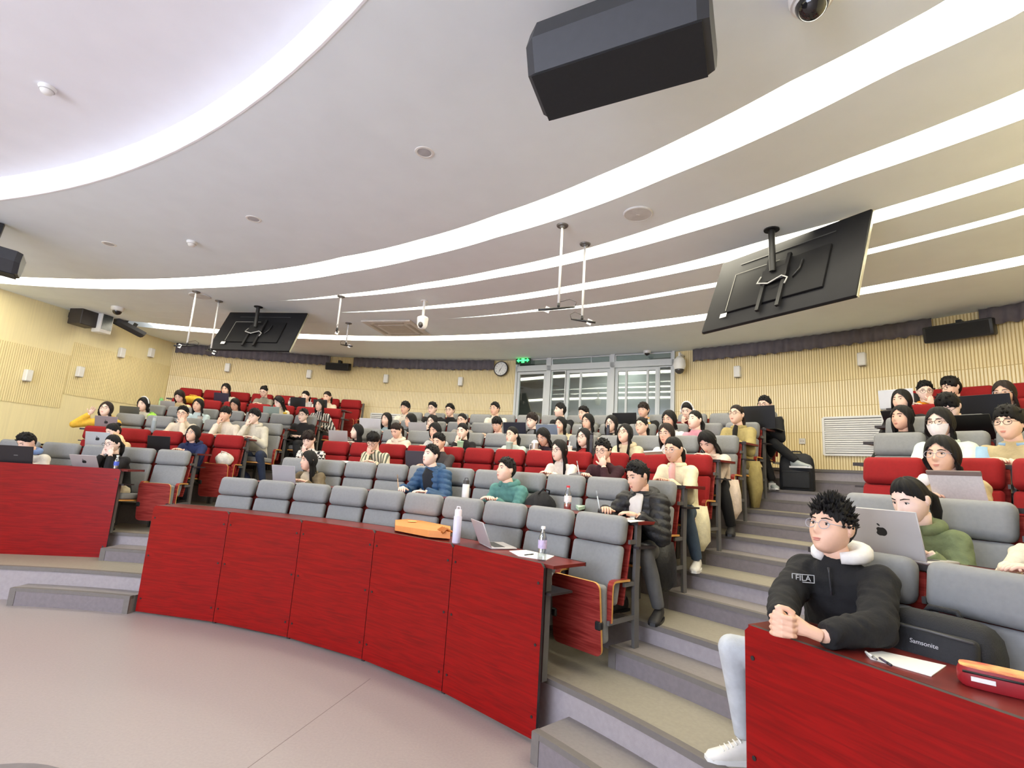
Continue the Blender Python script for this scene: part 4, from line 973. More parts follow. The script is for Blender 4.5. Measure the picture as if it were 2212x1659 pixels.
# ------------------------------------------------------------------ things on the desks
def dz(row): return ZP[row-1]+DESK if row > 1 else 1.104
def dpt(row, u, v, off=.60, zadd=0.):
    P_ = atR(u, v, RB[row-1]-off); return PT(RB[row-1]-off, pol(P_)[1], dz(row)+.001+zadd), pol(P_)[1]
M_SCR = emit_mat('laptop_screen', (190, 205, 230), .7); M_KEY = mat('keyboard_keys', (40, 40, 44), .6)
def laptop(label, row, u, v, w, col, tilt=18, logo=None, off=.66, yaw=0., group='open laptops'):
    p, t = dpt(row, u, v, off); o = E('laptop', p, t-90+yaw); h = w*.64; d = w*.68
    m = mat('laptop_%d_%d_%d' % col, col, .38, .02, metal=.25)
    b = MB(); b.rbox((0, d/2, .008), (w, d, .015), .006, 1); base = O('base', b.mesh('base', m, 40), o)
    b = MB(); b.box((0, d*.36, .0162), (w*.84, d*.42, .0015)); O('keyboard', b.mesh('keyboard', M_KEY, 0), base)
    b = MB(); b.box((0, d*.78, .0160), (w*.34, d*.26, .0008)); O('trackpad', b.mesh('trackpad', m, 0), base)
    b = MB(); b.rbox((0, 0, h/2), (w, .008, h), .003, 1); lid = O('lid', b.mesh('lid', m, 40), o, (0, 0, .014), (math.radians(tilt), 0, 0))
    b = MB(); b.box((0, .0045, h/2), (w*.94, .001, h*.90)); O('screen', b.mesh('screen', M_SCR, 0), lid)
    if logo:
        b = MB(); lm = M_BLACK if sum(col) > 300 else M_METAL
        if logo == 'apple':
            n = 22; pr = []
            for k in range(n):
                a = 2*math.pi*k/n; r = .026*(1+.10*math.cos(2*a))*(1-.16*math.exp(-((a-math.pi/2)/.35)**2)-.12*math.exp(-((a-1.5*math.pi)/.3)**2)); r -= .010*math.exp(-((a-.12)/.30)**2)+.010*math.exp(-((a-6.4)/.30)**2)
                pr.append((-r*math.cos(a), r*math.sin(a)))
            V = [(x, y, z+h*.52) for y in (-.0048, -.004) for x, z in pr]; b.add(V, [tuple(range(n)), tuple(range(2*n-1, n-1, -1))]+[(k, k+n, (k+1) % n+n, (k+1) % n) for k in range(n)])
            b.ball((-.008, -.0045, h*.52+.034), (.009, .0006, .005), 8, 5, 0, ry(40))
        else: b.rbox((0, -.0046, h*.5), (w*.12, .001, w*.03), .0004, 1)
        O('logo', b.mesh('logo', lm, 0), lid)
    return tag(o, label, 'laptop', group)
laptop('large silver laptop with a dark fruit emblem on the lid, right block', 2, 1916, 1192, .37, (196, 192, 190), 14, 'apple', .70, -8)
laptop('white open laptop at the aisle end of the last right row', 7, 1938, 884, .36, (214, 216, 222), 10)
laptop('dark low tablet laptop before the bobbed hair in the right block', 6, 1946, 898, .30, (34, 34, 40), 40)
laptop('wide black laptop before the wavy brown hair, right block', 6, 2127, 893, .42, (24, 24, 30), 14)
laptop('black laptop lid tilted beside the face mask, right block', 5, 2090, 930, .38, (18, 18, 20), 34)
laptop('grey laptop on the second centre row before the brown jacket', 2, 615, 1034, .33, (176, 174, 178), 16)
laptop('dark grey laptop standing behind the blue puffer jacket', 3, 898, 1005, .32, (66, 62, 72), 10)
laptop('silver laptop at the left end of the fourth centre row', 4, 731, 955, .33, (176, 172, 174), 16)
laptop('white laptop before the pale blue scarf, fifth centre row', 5, 800, 932, .40, (206, 204, 208), 16)
laptop('silver laptop before the sideways person, fifth centre row', 5, 903, 932, .34, (180, 178, 180), 16)
laptop('navy laptop before the tousled black hair, fifth centre row', 5, 1113, 940, .40, (34, 38, 52), 14)
laptop('bluish grey laptop beside the pink tumbler, fifth centre row', 5, 1183, 938, .36, (124, 136, 156), 18)
laptop('black laptop before the glass doors, sixth centre row', 6, 1350, 916, .40, (14, 14, 16), 10)
laptop('black laptop on the knees side of the aisle, sixth centre row', 6, 1636, 906, .46, (16, 16, 20), 8)
laptop('black laptop at the left picture edge on the left front desk', 2, 34, 1000, .37, (34, 28, 32), 12, 'bar', .60)
laptop('silver pink laptop on the left front desk', 2, 187, 1008, .32, (182, 172, 172), 34, 'apple', .58)
laptop('silver laptop in the red second row of the left block', 3, 211, 957, .32, (186, 190, 192), 12, 'apple')
laptop('black laptop before the navy hoodie, left block', 3, 343, 968, .32, (16, 14, 18), 12)
laptop('mauve grey laptop before the yellow hoodie, left block', 4, 230, 918, .32, (150, 138, 140), 14, 'apple')
laptop('dark grey laptop beside the white headband, left block', 5, 281, 890, .31, (92, 92, 84), 14)
laptop('pale green laptop in the upper left block', 6, 587, 890, .32, (150, 166, 158), 14)
laptop('small grey laptop behind the green bottle, upper left block', 6, 366, 856, .26, (170, 168, 168), 12)
laptop('dark purple laptop in the last left row', 7, 478, 864, .30, (44, 36, 56), 12)
laptop('black laptop beside the clear bottle, last left row', 7, 643, 878, .33, (18, 18, 20), 10)
laptop('black laptop at the aisle end of the last left row', 7, 692, 876, .30, (20, 18, 20), 10)
laptop('silver laptop left open on the empty front desk', 1, 1047, 1185, .32, (188, 184, 186), 24, None, .53, -28)

def bottle(label, row, u, v, kind, col, h=.22, r=.033, cap=(235, 235, 235), off=.60, name='bottle', cat='bottle', lab=None, rad=None):
    p, t = dpt(row, u, v, off); o = E(name, p, t-90)
    cm = mat('cap_%d_%d_%d' % cap, cap, .5, .02)
    if kind == 'water':
        m = glass_mat('clear_plastic', .30, (228, 236, 240)); b = MB(); b.lathe([(r*.9, 0), (r, .008), (r, h*.34), (r*.94, h*.36), (r, h*.38), (r, h*.62), (r*.9, h*.70), (r*.42, h*.88), (r*.42, h*.93)], 20); O('body', b.mesh('body', m, 60), o)
        if col: b = MB(); b.lathe([(r*1.015, h*.36), (r*1.015, h*.60), (r*1.0, h*.605), (r*1.0, h*.355)], 20); O('paper_label', b.mesh('paper_label', mat('label_%d_%d_%d' % col, col, .5, .15, 60), 40), o)
        if lab: b = MB(); b.lathe([(r*.985, .006), (r*.985, h*.30)], 20); O('drink', b.mesh('drink', mat('drink_%d_%d_%d' % lab, lab, .3, .02), 40), o)
        b = MB(); b.lathe([(r*.5, h*.92), (r*.5, h*.99), (r*.46, h)], 16); O('cap', b.mesh('cap', cm, 40), o)
    elif kind == 'flask':
        m = mat('flask_%d_%d_%d' % col, col, .35, .03); b = MB(); b.lathe([(r*.92, 0), (r, .006), (r, h*.78), (r*.82, h*.81)], 20); O('body', b.mesh('body', m, 50), o)
        b = MB(); b.lathe([(r*.86, h*.80), (r*.86, h*.96), (r*.78, h)], 20); c = O('lid', b.mesh('lid', cm, 50), o)
        b = MB(); b.tube([(-r*.6, 0, h), (-r*.5, 0, h+.022), (r*.5, 0, h+.022), (r*.6, 0, h)], .004, 6); O('carry_loop', b.mesh('carry_loop', cm, 180), c)
    elif kind == 'cup':
        m = mat('cup_%d_%d_%d' % col, col, .45, .03); b = MB(); b.lathe([(r*.78, 0), (r, h*.92), (r*1.05, h*.94), (r*1.05, h)], 20); O('body', b.mesh('body', m, 50), o)
        b = MB(); b.lathe([(r*1.08, h*.97), (r*1.08, h*1.02), (r*.9, h*1.05)], 20); O('lid', b.mesh('lid', cm, 50), o)
        b = MB(); b.tube([(0, 0, h), (.004, .01, h*1.5)], .004, 6); O('straw', b.mesh('straw', cm, 180), o)
    elif kind == 'tumbler':
        m = mat('tumbler_%d_%d_%d' % col, col, .3, .05, metal=.4); b = MB(); b.lathe([(r*.85, 0), (r, h*.2), (r, h*.78)], 20); O('body', b.mesh('body', m, 50), o)
        b = MB(); b.lathe([(r*1.04, h*.77), (r*1.04, h*.86), (r*.6, h*.97), (r*.5, h)], 20); O('lid', b.mesh('lid', cm, 50), o)
        b = MB(); b.tube([(-r*.9, 0, h*.70), (-r*1.75, 0, h*.64), (-r*1.75, 0, h*.30), (-r*.9, 0, h*.22)], .006, 6); O('handle', b.mesh('handle', cm, 180), o)
    return tag(o, label, cat)
bottle('clear water bottle with white cap at the right end of front desk', 1, 1170, 1212, 'water', (196, 180, 214), .235, .031, (240, 240, 244), .60)
bottle('slim lavender white flask beside the orange folder', 1, 985, 1172, 'flask', (214, 210, 230), .27, .034, (240, 230, 240), .62)
bottle('clear bottle with red cap and red drink on second row desk', 2, 1226, 1090, 'water', (232, 222, 222), .225, .032, (206, 40, 50), .60, lab=(204, 50, 56))
bottle('white flask with black carrying loop beside the teal hoodie', 2, 1005, 1072, 'flask', (232, 232, 232), .20, .036, (60, 58, 60), .66)
bottle('clear bottle with blue label on the left front desk', 2, 249, 1014, 'water', (70, 92, 190), .205, .029, (226, 236, 230), .56)
bottle('grey blue flask on the left block desk beside chin on fist', 4, 330, 930, 'flask', (140, 152, 160), .25, .034, (170, 178, 184))
bottle('white cup with dark band before the pale blue top', 5, 433, 898, 'cup', (224, 222, 216), .13, .042, (90, 80, 74), name='cup', cat='cup')
bottle('green capped bottle at the left wall end of sixth row', 6, 350, 856, 'flask', (190, 214, 170), .22, .036, (120, 196, 110), .62)
bottle('clear bottle on the last left row beside black laptop', 7, 625, 873, 'water', (214, 206, 200), .21, .03, (210, 170, 160))
bottle('white paper cup between the two black laptops', 7, 669, 877, 'cup', (230, 226, 220), .14, .042, (236, 234, 230), name='cup', cat='cup')
bottle('yellow cup beside the pale green laptop', 6, 616, 890, 'cup', (236, 196, 40), .12, .036, (240, 210, 90), name='cup', cat='cup')
bottle('mint green ice cream shaped cup with straw', 4, 994, 962, 'cup', (176, 222, 190), .14, .048, (190, 232, 204), name='cup', cat='cup')
bottle('pale green glass cup before the mint sweater', 4, 1100, 968, 'cup', (176, 196, 184), .15, .05, (190, 206, 196), name='cup', cat='cup')
bottle('steel tumbler with white handled lid', 4, 1155, 972, 'tumbler', (186, 178, 172), .19, .046, (230, 226, 220), name='tumbler', cat='tumbler')
bottle('plain white cup left of the dark cardigan', 4, 1229, 974, 'cup', (232, 230, 226), .12, .042, (236, 234, 230), name='cup', cat='cup')
bottle('tall dark bottle right of the black cardigan', 4, 1277, 975, 'flask', (44, 44, 56), .27, .026, (58, 58, 70))
bottle('white and pink tumbler beside the bluish grey laptop', 5, 1203, 941, 'cup', (232, 214, 206), .20, .040, (220, 120, 110), name='tumbler', cat='tumbler')
bottle('clear plastic bottle before the grey top, fifth row', 5, 1253, 941, 'water', (214, 222, 230), .20, .036, (236, 236, 240))
bottle('slim navy bottle before the cream collar', 5, 1313, 943, 'flask', (34, 36, 56), .24, .026, (40, 42, 62))
bottle('orange juice bottle with orange cap, sixth row', 6, 1401, 918, 'water', (240, 190, 90), .20, .032, (236, 150, 40), lab=(240, 160, 50))

def sheet(name, label, row, pts, m, th=.003, cat='paper', zadd=.001):
    Q = [atz(u, v, dz(row)+zadd) for u, v in pts]; c = sum(Q)/len(Q); n = len(Q); b = MB()
    V = [q-c for q in Q]+[q-c+np.array([0, 0, th]) for q in Q]
    b.add(V, [tuple(range(n))[::-1], tuple(range(n, 2*n))]+[(k, (k+1) % n, (k+1) % n+n, k+n) for k in range(n)]); return tag(O(name, b.mesh(name, m, 0), None, tuple(c)), label, cat)
def pen(label, P0, P1, col, r=.0045):
    P0, P1 = np.array(P0), np.array(P1); o = E('pen', P0); d = P1-P0; b = MB(); b.tube([0*d, d*.08, d*.10, d*.72], (r*.2, r*.8, r, r), 8); O('barrel', b.mesh('barrel', mat('pen_%d_%d_%d' % col, col, .4), 180), o)
    b = MB(); b.tube([d*.72, d], (r*1.15, r*1.1), 8); O('pen_cap', b.mesh('pen_cap', mat('pencap_%d_%d_%d' % tuple(int(x*.7) for x in col), tuple(int(x*.7) for x in col), .4), 180), o); return tag(o, label, 'pen')
sheet('paper_sheet', 'white printed sheet on the right front desk', 1, [(1870, 1412), (1905, 1408), (2044, 1439), (2012, 1462), (1880, 1424)], M_PAPER)
a_, b_ = atz(1868, 1407, 1.116), atz(1885, 1416, 1.116); pen('white capped pen at the left corner of the sheet', a_, atz(1893, 1424, 1.116), (220, 220, 214))
pen('dark pen lying across the sheet on the right front desk', atz(1898, 1420, 1.116), atz(1925, 1437, 1.116), (74, 66, 84))
sheet('paper_stack', 'loose white papers beside the clear bottle, front desk', 1, [(1100, 1192), (1135, 1190), (1197, 1203), (1180, 1212), (1120, 1203)], M_PAPER, .008, zadd=-.004)
pen('dark pen on the loose front desk papers', atz(1132, 1199, 1.118), atz(1152, 1197, 1.118), (40, 40, 46))
sheet('paper_sheet', 'white sheet under the writing hand, second row aisle', 2, [(1344, 1121), (1372, 1118), (1408, 1119), (1398, 1125), (1362, 1129)], M_PAPER)
sheet('notebook', 'thin white notebook beside the red capped bottle', 2, [(1168, 1084), (1200, 1082), (1222, 1089), (1190, 1092)], M_PAPER, .012, 'notebook')
sheet('tissue_pack', 'green and white tissue pack with tissue pulled out', 2, [(1242, 1096), (1262, 1092), (1270, 1098), (1250, 1103)], mat('tissue_green', (196, 224, 200), .8, .2, 60), .03, 'tissue pack')
_q = atz(1250, 1094, dz(2)); b = MB(); b.tube([_q*0+np.array([0, 0, .03]), np.array([.01, 0, .05]), np.array([-.005, .01, .085])], (.03, .024, .002), 7); O('pulled_tissue', b.mesh('pulled_tissue', M_PAPER, 0), bpy.data.objects['tissue_pack'], tuple(_q-np.array(bpy.data.objects['tissue_pack'].location)))
sheet('notebook', 'white notebook before the round glasses, fourth row', 4, [(1390, 977), (1430, 975), (1434, 981), (1394, 983)], M_PAPER, .012, 'notebook')
# open book before the striped shirt
p, t = dpt(3, 762, 992, .62, .0); bk = E('open_book', p, t-90)
for s in (-1, 1):
    b = MB(); n = 8; V = []
    for k in range(n+1):
        x = s*.16*k/n; z = .028*math.sin(min(1, k/n*1.3)*math.pi*.62)+.004
        V += [(x, -.11, z), (x, .11, z), (x, .11, 0), (x, -.11, 0)]
    b.rings(np.array(V), n+1, 4, 0, True); O('page_block', b.mesh('page_block', M_PAPER, 30), bk)
b = MB(); b.box((0, 0, -.001), (.34, .24, .003)); O('cover', b.mesh('cover', mat('book_cover', (90, 70, 70), .6), 0), bk); tag(bk, 'open book with curved pages before the striped shirt', 'book')
# orange folder bag on the front desk
Q = [atz(u, v, 1.12) for u, v in ((853, 1133), (890, 1130), (972, 1150), (972, 1164), (925, 1160), (853, 1146))]; c = sum(Q)/6; fb = E('gift_bag', c); b = MB(); n = 6
V = [q-c for q in Q]+[q-c+np.array([0, 0, .045 if k in (0, 1, 5) else .055]) for k, q in enumerate(Q)]
b.add(V, [tuple(range(n))[::-1], tuple(range(n, 2*n))]+[(k, (k+1) % n, (k+1) % n+n, k+n) for k in range(n)]); O('body', b.mesh('body', mat('orange_card', (226, 146, 78), .6, .05), 0), fb)
for k in range(3):
    b = MB(); e = (Q[3]-c)*(.80+.07*k); b.tube([e+np.array([-.05, -.02*k, .05]), e+np.array([-.02, 0, .075]), e+np.array([.03, .02, .05])], (.016, .014, .010), 4); O('crumpled_flap', b.mesh('crumpled_flap', mat('orange_card_dark', (170, 96, 30), .6), 0), fb)
b = MB(); b.lathe([(.045, .0555), (.045, .0565), (.002, .0568)], 20, xf=(np.eye(3), (Q[1]+Q[0]-2*c)*.25)); O('emblem', b.mesh('emblem', mat('emblem_pale', (250, 214, 130), .6, .3, 40), 0), fb); tag(fb, 'flattened orange paper bag with pale round emblem, front desk', 'bag')
# tablet in a folio before the beige hoodie
p, t = dpt(3, 2068, 1062, .66); tb_ = E('tablet', p, t-90-4); mt = mat('folio_grey', (206, 202, 200), .6, .06, 80)
b = MB(); b.rbox((0, 0, .095), (.275, .008, .19), .004, 1, 0, rx(20)); O('folio_back', b.mesh('folio_back', mt, 30), tb_)
b = MB(); b.rbox((0, .007, .095), (.265, .006, .182), .003, 1, 0, rx(20)); O('tablet_body', b.mesh('tablet_body', M_BLACK, 30), tb_)
b = MB(); b.rbox((0, -.034, .185), (.28, .014, .03), .004, 1, 0, rx(20)); O('hinge_flap', b.mesh('hinge_flap', mat('folio_brown', (120, 106, 100), .6), 30), tb_)
b = MB(); b.box((-.02, .10, .004), (.275, .17, .008)); O('keyboard', b.mesh('keyboard', mt, 0), tb_); tag(tb_, 'tablet propped in a pale patterned folio, right block red row', 'tablet')
# pencil case
p = atz(2178, 1496, 1.105); pc = E('pencil_case', p, -40); n = 20; V = []
for z, k in ((0, .92), (.012, 1.), (.045, 1.), (.06, .95)):
    for j in range(n):
        a = 2*math.pi*j/n; V.append((.125*k*np.sign(math.cos(a))*abs(math.cos(a))**.55, .05*k*np.sign(math.sin(a))*abs(math.sin(a))**.55, z))
b = MB(); b.rings(np.array(V), 4, n); O('body', b.mesh('body', mat('case_crimson', (150, 24, 34), .5, .12, 20), 50), pc)
mtop = mat('case_print', (236, 150, 70), .5, .1, 20); _nt = mtop.node_tree; _r = [x for x in _nt.nodes if x.type == 'VALTORGB'][0]; _r.color_ramp.elements[0].color = s2l((214, 70, 50))+(1,); _r.color_ramp.elements[1].color = s2l((250, 214, 130))+(1,); [x for x in _nt.nodes if x.type == 'TEX_NOISE'][0].inputs['Scale'].default_value = 14
b = MB(); V2 = [(x, y, .0605+.004*(i > 0)) for i in range(2) for x, y, z in [V[-n+j] for j in range(n)]]; b.rings(np.array(V2), 2, n); O('printed_lid', b.mesh('printed_lid', mtop, 50), pc)
b = MB(); b.tube([(-.11, -.046, .047), (0, -.0515, .048), (.11, -.046, .047)], .004, 6); O('zip', b.mesh('zip', M_BLACK, 180), pc)
b = MB(); b.box((-.06, -.0525, .03), (.06, .002, .014)); O('cloth_tag', b.mesh('cloth_tag', M_PAPER, 0), pc); tag(pc, 'crimson pencil case with orange floral lid on right front desk', 'pencil case')

# ------------------------------------------------------------------ bags
def text_mesh(body, size, m, extrude=.0006):
    cu = bpy.data.curves.new('lettering', 'FONT'); cu.body = body; cu.size = size; cu.extrude = extrude; cu.align_x = 'CENTER'; cu.align_y = 'CENTER'
    o = bpy.data.objects.new('lettering', cu); COL.objects.link(o); bpy.context.view_layer.update(); me = bpy.data.meshes.new_from_object(o.evaluated_get(bpy.context.evaluated_depsgraph_get())); bpy.data.objects.remove(o); me.materials.clear(); me.materials.append(m); return me
M_BAG = mat('black_nylon', (30, 31, 34), .7, .12, 30, .3, bscale=200)
def backpack(label, loc, rotz, w, h, d, col=M_BAG, text=None, lean=0., pk=.53):
    o = E('backpack', loc, rotz); n = 24; V = []
    prof = [(0, .92, .94), (.05, 1., 1.), (.45, 1., 1.), (.70, .99, .94), (.86, .93, .84), (.95, .80, .68), (1.0, .56, .46)]
    for z, a, b2 in prof:
        for j in range(n):
            t = 2*math.pi*j/n; V.append((w/2*a*np.sign(math.cos(t))*abs(math.cos(t))**.5, d/2*b2*np.sign(math.sin(t))*abs(math.sin(t))**.5, h*z))
    b = MB(); b.rings(np.array(V), len(prof), n); R_ = rx(lean); b.V = [v @ R_.T for v in b.V]; body = O('body', b.mesh('body', col, 60), o)
    b = MB(); b.rbox((0, -d/2-.008, h*(pk/2+.035)), (w*.80, .05, h*(pk-.07)), .02, 3, 0); b.V = [v @ R_.T for v in b.V]; O('front_pocket', b.mesh('front_pocket', col, 60), o)
    b = MB(); b.tube([(-w*.38, -d/2-.034, h*(pk-.03)), (0, -d/2-.040, h*(pk-.015)), (w*.38, -d/2-.034, h*(pk-.03))], .005, 6); b.V = [v @ R_.T for v in b.V]; O('zip', b.mesh('zip', mat('zip_grey', (78, 78, 80), .5), 180), o)
    b = MB(); b.tube([(-w*.16, 0, h*.97), (-w*.12, 0, h*1.05), (w*.12, 0, h*1.05), (w*.16, 0, h*.97)], (.012, .012, .012, .012), 6); b.V = [v @ R_.T for v in b.V]; O('top_handle', b.mesh('top_handle', col, 180), o)
    for s in (-1, 1):
        b = MB(); b.tube([(s*w*.25, d/2, h*.86), (s*w*.30, d/2+.05, h*.62), (s*w*.34, d/2+.04, h*.25), (s*w*.40, d/2, h*.08)], ((.025, .008),)*4, 6); b.V = [v @ R_.T for v in b.V]; O('strap', b.mesh('strap', col, 180), o)
    if text:
        me = text_mesh(text, .023, mat('lettering_white', (206, 206, 208), .5)); t = O('lettering', me, o, tuple(R_ @ np.array([-.01, -d/2-.0345, h*(pk-.16)])), (math.radians(90+lean), 0, 0))
    return tag(o, label, 'backpack')
t0, pt, n = SEATS['R'][1]; tb2 = t0+.5*pt
backpack('wide black backpack on the seat beside the black jacket', PT(RB[0]-.30, tb2+.55, ZP[0]+.56), tb2-90+4, .38, .35, .20, text='Samsonite', lean=-10, pk=.80)
P_ = atz(1725, 1032, ZP[5]+.0); backpack('black backpack standing on the steps by the back wall', PT(RP[5]+.20, pol(atR(1722, 1030, RP[5]+.2))[1], ZP[5]), 40-90+14, .40, .48, .24)
P_ = atR(1958, 850, RB[6]-.2); backpack('black backpack on a last row seat of the right block', PT(RB[6]-.22, pol(P_)[1], ZP[6]+.60), 36-90, .36, .42, .18)
P_ = atR(748, 925, 10.9); backpack('grey backpack hanging at the left aisle end of fifth row', PT(11.0, pol(P_)[1], ZP[4]+.30), 78-90, .30, .40, .18, mat('grey_nylon', (110, 104, 100), .8, .12, 30))
def soft_bag(name, label, loc, rotz, size, col, cat='bag', seed=1):
    r_ = random.Random(seed); b = MB(); nu, nv = 18, 12; V = [(0, 0, size[2])]; F = []
    for i in range(1, nv):
        p_ = math.pi*i/nv
        for j in range(nu):
            a = 2*math.pi*j/nu; k = 1+.10*math.sin(3*a+seed+2*p_)+.07*math.sin(5*a-3*p_+seed)
            V.append((size[0]/2*k*math.sin(p_)*math.cos(a), size[1]/2*k*math.sin(p_)*math.sin(a), max(0, size[2]*(.5+.5*math.cos(p_))*(1+.05*math.sin(4*a)))))
    V.append((0, 0, 0)); e = len(V)-1
    for j in range(nu):
        F.append((0, 1+j, 1+(j+1) % nu)); F.append((e, 1+(nv-2)*nu+(j+1) % nu, 1+(nv-2)*nu+j))
        for i in range(nv-2): F.append((1+i*nu+j, 1+(i+1)*nu+j, 1+(i+1)*nu+(j+1) % nu, 1+i*nu+(j+1) % nu))
    b.add(V, F); o = E(name, loc, rotz); m = mat('bag_%d_%d_%d' % col, col, .85, .15, 18, .4, bscale=40); O('body', b.mesh('body', m, 180), o)
    b = MB(); b.tube([(-size[0]*.2, -size[1]*.1, size[2]*.9), (-size[0]*.1, -size[1]*.3, size[2]*1.1), (size[0]*.15, -size[1]*.25, size[2]*1.05), (size[0]*.25, 0, size[2]*.85)], .008, 6); O('fold', b.mesh('fold', m, 180), o); return tag(o, label, cat)
P_ = atR(482, 990, RB[2]-.25); soft_bag('tote_bag', 'white printed tote bag on the red aisle seat, left block', PT(RB[2]-.22, pol(P_)[1], ZP[2]+.60), 0, (.26, .18, .20), (214, 208, 196), 'bag', 3)
P_ = atR(1165, 1062, RB[1]-.3); soft_bag('crumpled_coat', 'black coat heaped on the seat beside the teal hoodie', PT(RB[1]-.26, pol(P_)[1], ZP[1]+.56), 30, (.34, .26, .34), (26, 26, 30), 'coat', 5)
P_ = atR(418, 860, RB[5]-.1); soft_bag('crumpled_coat', 'yellow coat draped over a red seat, upper left', PT(RB[5]-.1, pol(P_)[1], ZP[5]+.98), 0, (.46, .18, .16), (232, 184, 60), 'coat', 7)
P_ = atR(334, 888, RB[4]-.5); soft_bag('lime_pouch', 'lime green pouch beside the white headband', PT(RB[4]-.55, pol(P_)[1], dz(5)), 0, (.16, .10, .13), (170, 226, 90), 'pouch', 2)
P_ = atR(1252, 1022, RB[2]-.6); soft_bag('pencil_pouch', 'flat grey pouch on the red row desk', PT(RB[2]-.58, pol(P_)[1], dz(3)), 0, (.24, .10, .06), (112, 110, 112), 'pouch', 4)
P_ = atR(272, 950, RB[2]-.3); soft_bag('padded_coat', 'cream padded coat piled behind the black top', PT(RB[2]-.52, pol(P_)[1], dz(3)), 0, (.20, .18, .20), (236, 208, 160), 'coat', 6)
P_ = atR(528, 1030, RB[3]-.45); soft_bag('small_bag', 'navy bag on the floor under the left aisle seat', PT(RP[3]+.16, pol(atR(528, 1022, RP[3]+.16))[1], ZP[3]), 0, (.22, .18, .22), (36, 48, 84), 'bag', 8)
# pens in hands
for lab, side, col in (('person in blue puffer jacket holding a pen', -1, (200, 160, 120)), ('person in black hooded coat writing in the aisle seat', -1, (206, 214, 220)), ('person in dark maroon sweater holding a pen, glasses on', -1, (236, 236, 236))):
    root, jn, H, Mi = JOINTS[lab]; S, el, hd = jn[side]; R_ = rz(math.degrees(root.rotation_euler.z)); hw = R_ @ (hd+np.array([.01, -.085, -.005]))+np.array(root.location)
    pen({'blue': 'thin pen held upright in the blue puffer sleeve', 'blac': 'silver pen held by the black hooded coat', 'dark': 'white pen held upright by the maroon sweater'}[lab.split(' in ')[1][:4]], hw, hw+np.array([-.03, .02, .15]), col)
# lettering on the near jacket and other marks
root, jn, H, Mi = JOINTS[P[0][0]]
# ------------------------------------------------------------------ ceiling and wall equipment
def cpt(u, v, z=CZ): return atz(u, v, z)
def tv(label, BL, BR, TR, TL, pole_uv):
    """corner points of the screen seen from behind (world)"""
    BL, BR, TR, TL = (np.array([0, 0, CH])+(q-np.array([0, 0, CH]))*1.20 for q in (BL, BR, TR, TL))
    C_ = (BL+BR+TR+TL)/4; X_ = (BR-BL)+(TR-TL); X_ /= np.linalg.norm(X_); Z_ = (TL-BL)+(TR-BR); Z_ -= X_*np.dot(X_, Z_); h = np.linalg.norm((TL-BL)+(TR-BR))/2; Z_ /= np.linalg.norm(Z_); w = np.linalg.norm(BR-BL)/2+np.linalg.norm(TR-TL)/2; Y_ = np.cross(Z_, X_)
    B = np.c_[X_, Y_, Z_]       # +Y is away from the stage: the screen side
    o = E('television', C_); q = Matrix(B.tolist()).to_quaternion(); o.rotation_mode = 'QUATERNION'; o.rotation_quaternion = q
    M_TV = mat('tv_back', (30, 30, 33), .62, .08, 8, spec=.25); mb = MB(); mb.rbox((0, .012, 0), (w, .045, h), .012, 2); hs_ = O('housing', mb.mesh('housing', M_TV, 40), o)
    mb = MB(); mb.box((0, .036, 0), (w*.97, .003, h*.95)); O('screen', mb.mesh('screen', mat('tv_glass', (16, 16, 20), .15), 0), hs_)
    for s_ in (-1, 1): mb = MB(); mb.box((s_*(w/2+.003), .02, 0), (.005, .03, h)); O('bezel', mb.mesh('bezel', mat('tv_bezel', (176, 172, 150), .3, .02, metal=.4), 0), hs_)
    mb = MB(); mb.rbox((-.02, -.022, -h*.06), (w*.66, .03, h*.52), .01, 2); bx_ = O('rear_cover', mb.mesh('rear_cover', mat('tv_cover', (20, 20, 23), .62, .06, 8, spec=.25), 40), o)
    mb = MB(); mb.box((0, -.014, h*.36), (w*.64, .006, .012)); O('vent_ridge', mb.mesh('vent_ridge', mat('tv_ridge', (58, 58, 60), .4), 0), o)
    mb = MB(); mb.box((-.02-w*.15, -.038, h*.20), (w*.32, .003, .008)); mb.box((-.02-w*.31, -.038, -h*.05), (.008, .003, h*.50)); O('cover_edge', mb.mesh('cover_edge', mat('tv_edge', (150, 148, 140), .4), 0), o)
    for x in (-.10, .10):
        mb = MB(); mb.box((x, -.05, -h*.10), (.035, .03, h*.66)); O('bracket_arm', mb.mesh('bracket_arm', M_BLACK, 0), o)
    mb = MB(); mb.rbox((0, -.07, -.02), (.26, .03, .16), .006, 1); O('bracket_plate', mb.mesh('bracket_plate', M_BLACK, 40), o)
    mb = MB(); mb.box((-w*.33, -.040, -h*.36), (.075, .003, .05)); O('rating_label', mb.mesh('rating_label', M_PAPER, 0), o)
    mb = MB(); mb.tube([(-.12, -.09, -.02), (-.14, -.10, -.10), (-.02, -.10, -.14), (.10, -.09, -.08), (.16, -.085, -.12), (.14, -.08, -.18)], .008, 6); O('cable', mb.mesh('cable', mat('cable_grey', (176, 176, 174), .5), 180), o)
    mb = MB(); mb.tube([(.18, -.05, -.10), (.24, -.055, -.02), (.25, -.05, .08)], .009, 6); O('cable', mb.mesh('cable', M_BLACK, 180), o)
    # ceiling pole (vertical in the world)
    base = C_-Y_*.10; mb = MB(); Bi = B.T; top = np.array([base[0], base[1], CZ]); mb.tube([Bi @ (base-C_), Bi @ (top-C_)], .03, 12); mb.lathe([(.07, -.012), (.07, 0)], 16, xf=(Bi, Bi @ (top-C_))); O('ceiling_pole', mb.mesh('ceiling_pole', M_BLACK, 40), o)
    return tag(o, label, 'television', 'ceiling televisions')
tv('large black television hanging from the ceiling, seen from behind, right side', atz(1529, 718, 3.02), atz(1866, 631, 3.02), atz(1869, 461, 3.74), atz(1549, 573, 3.74), None)
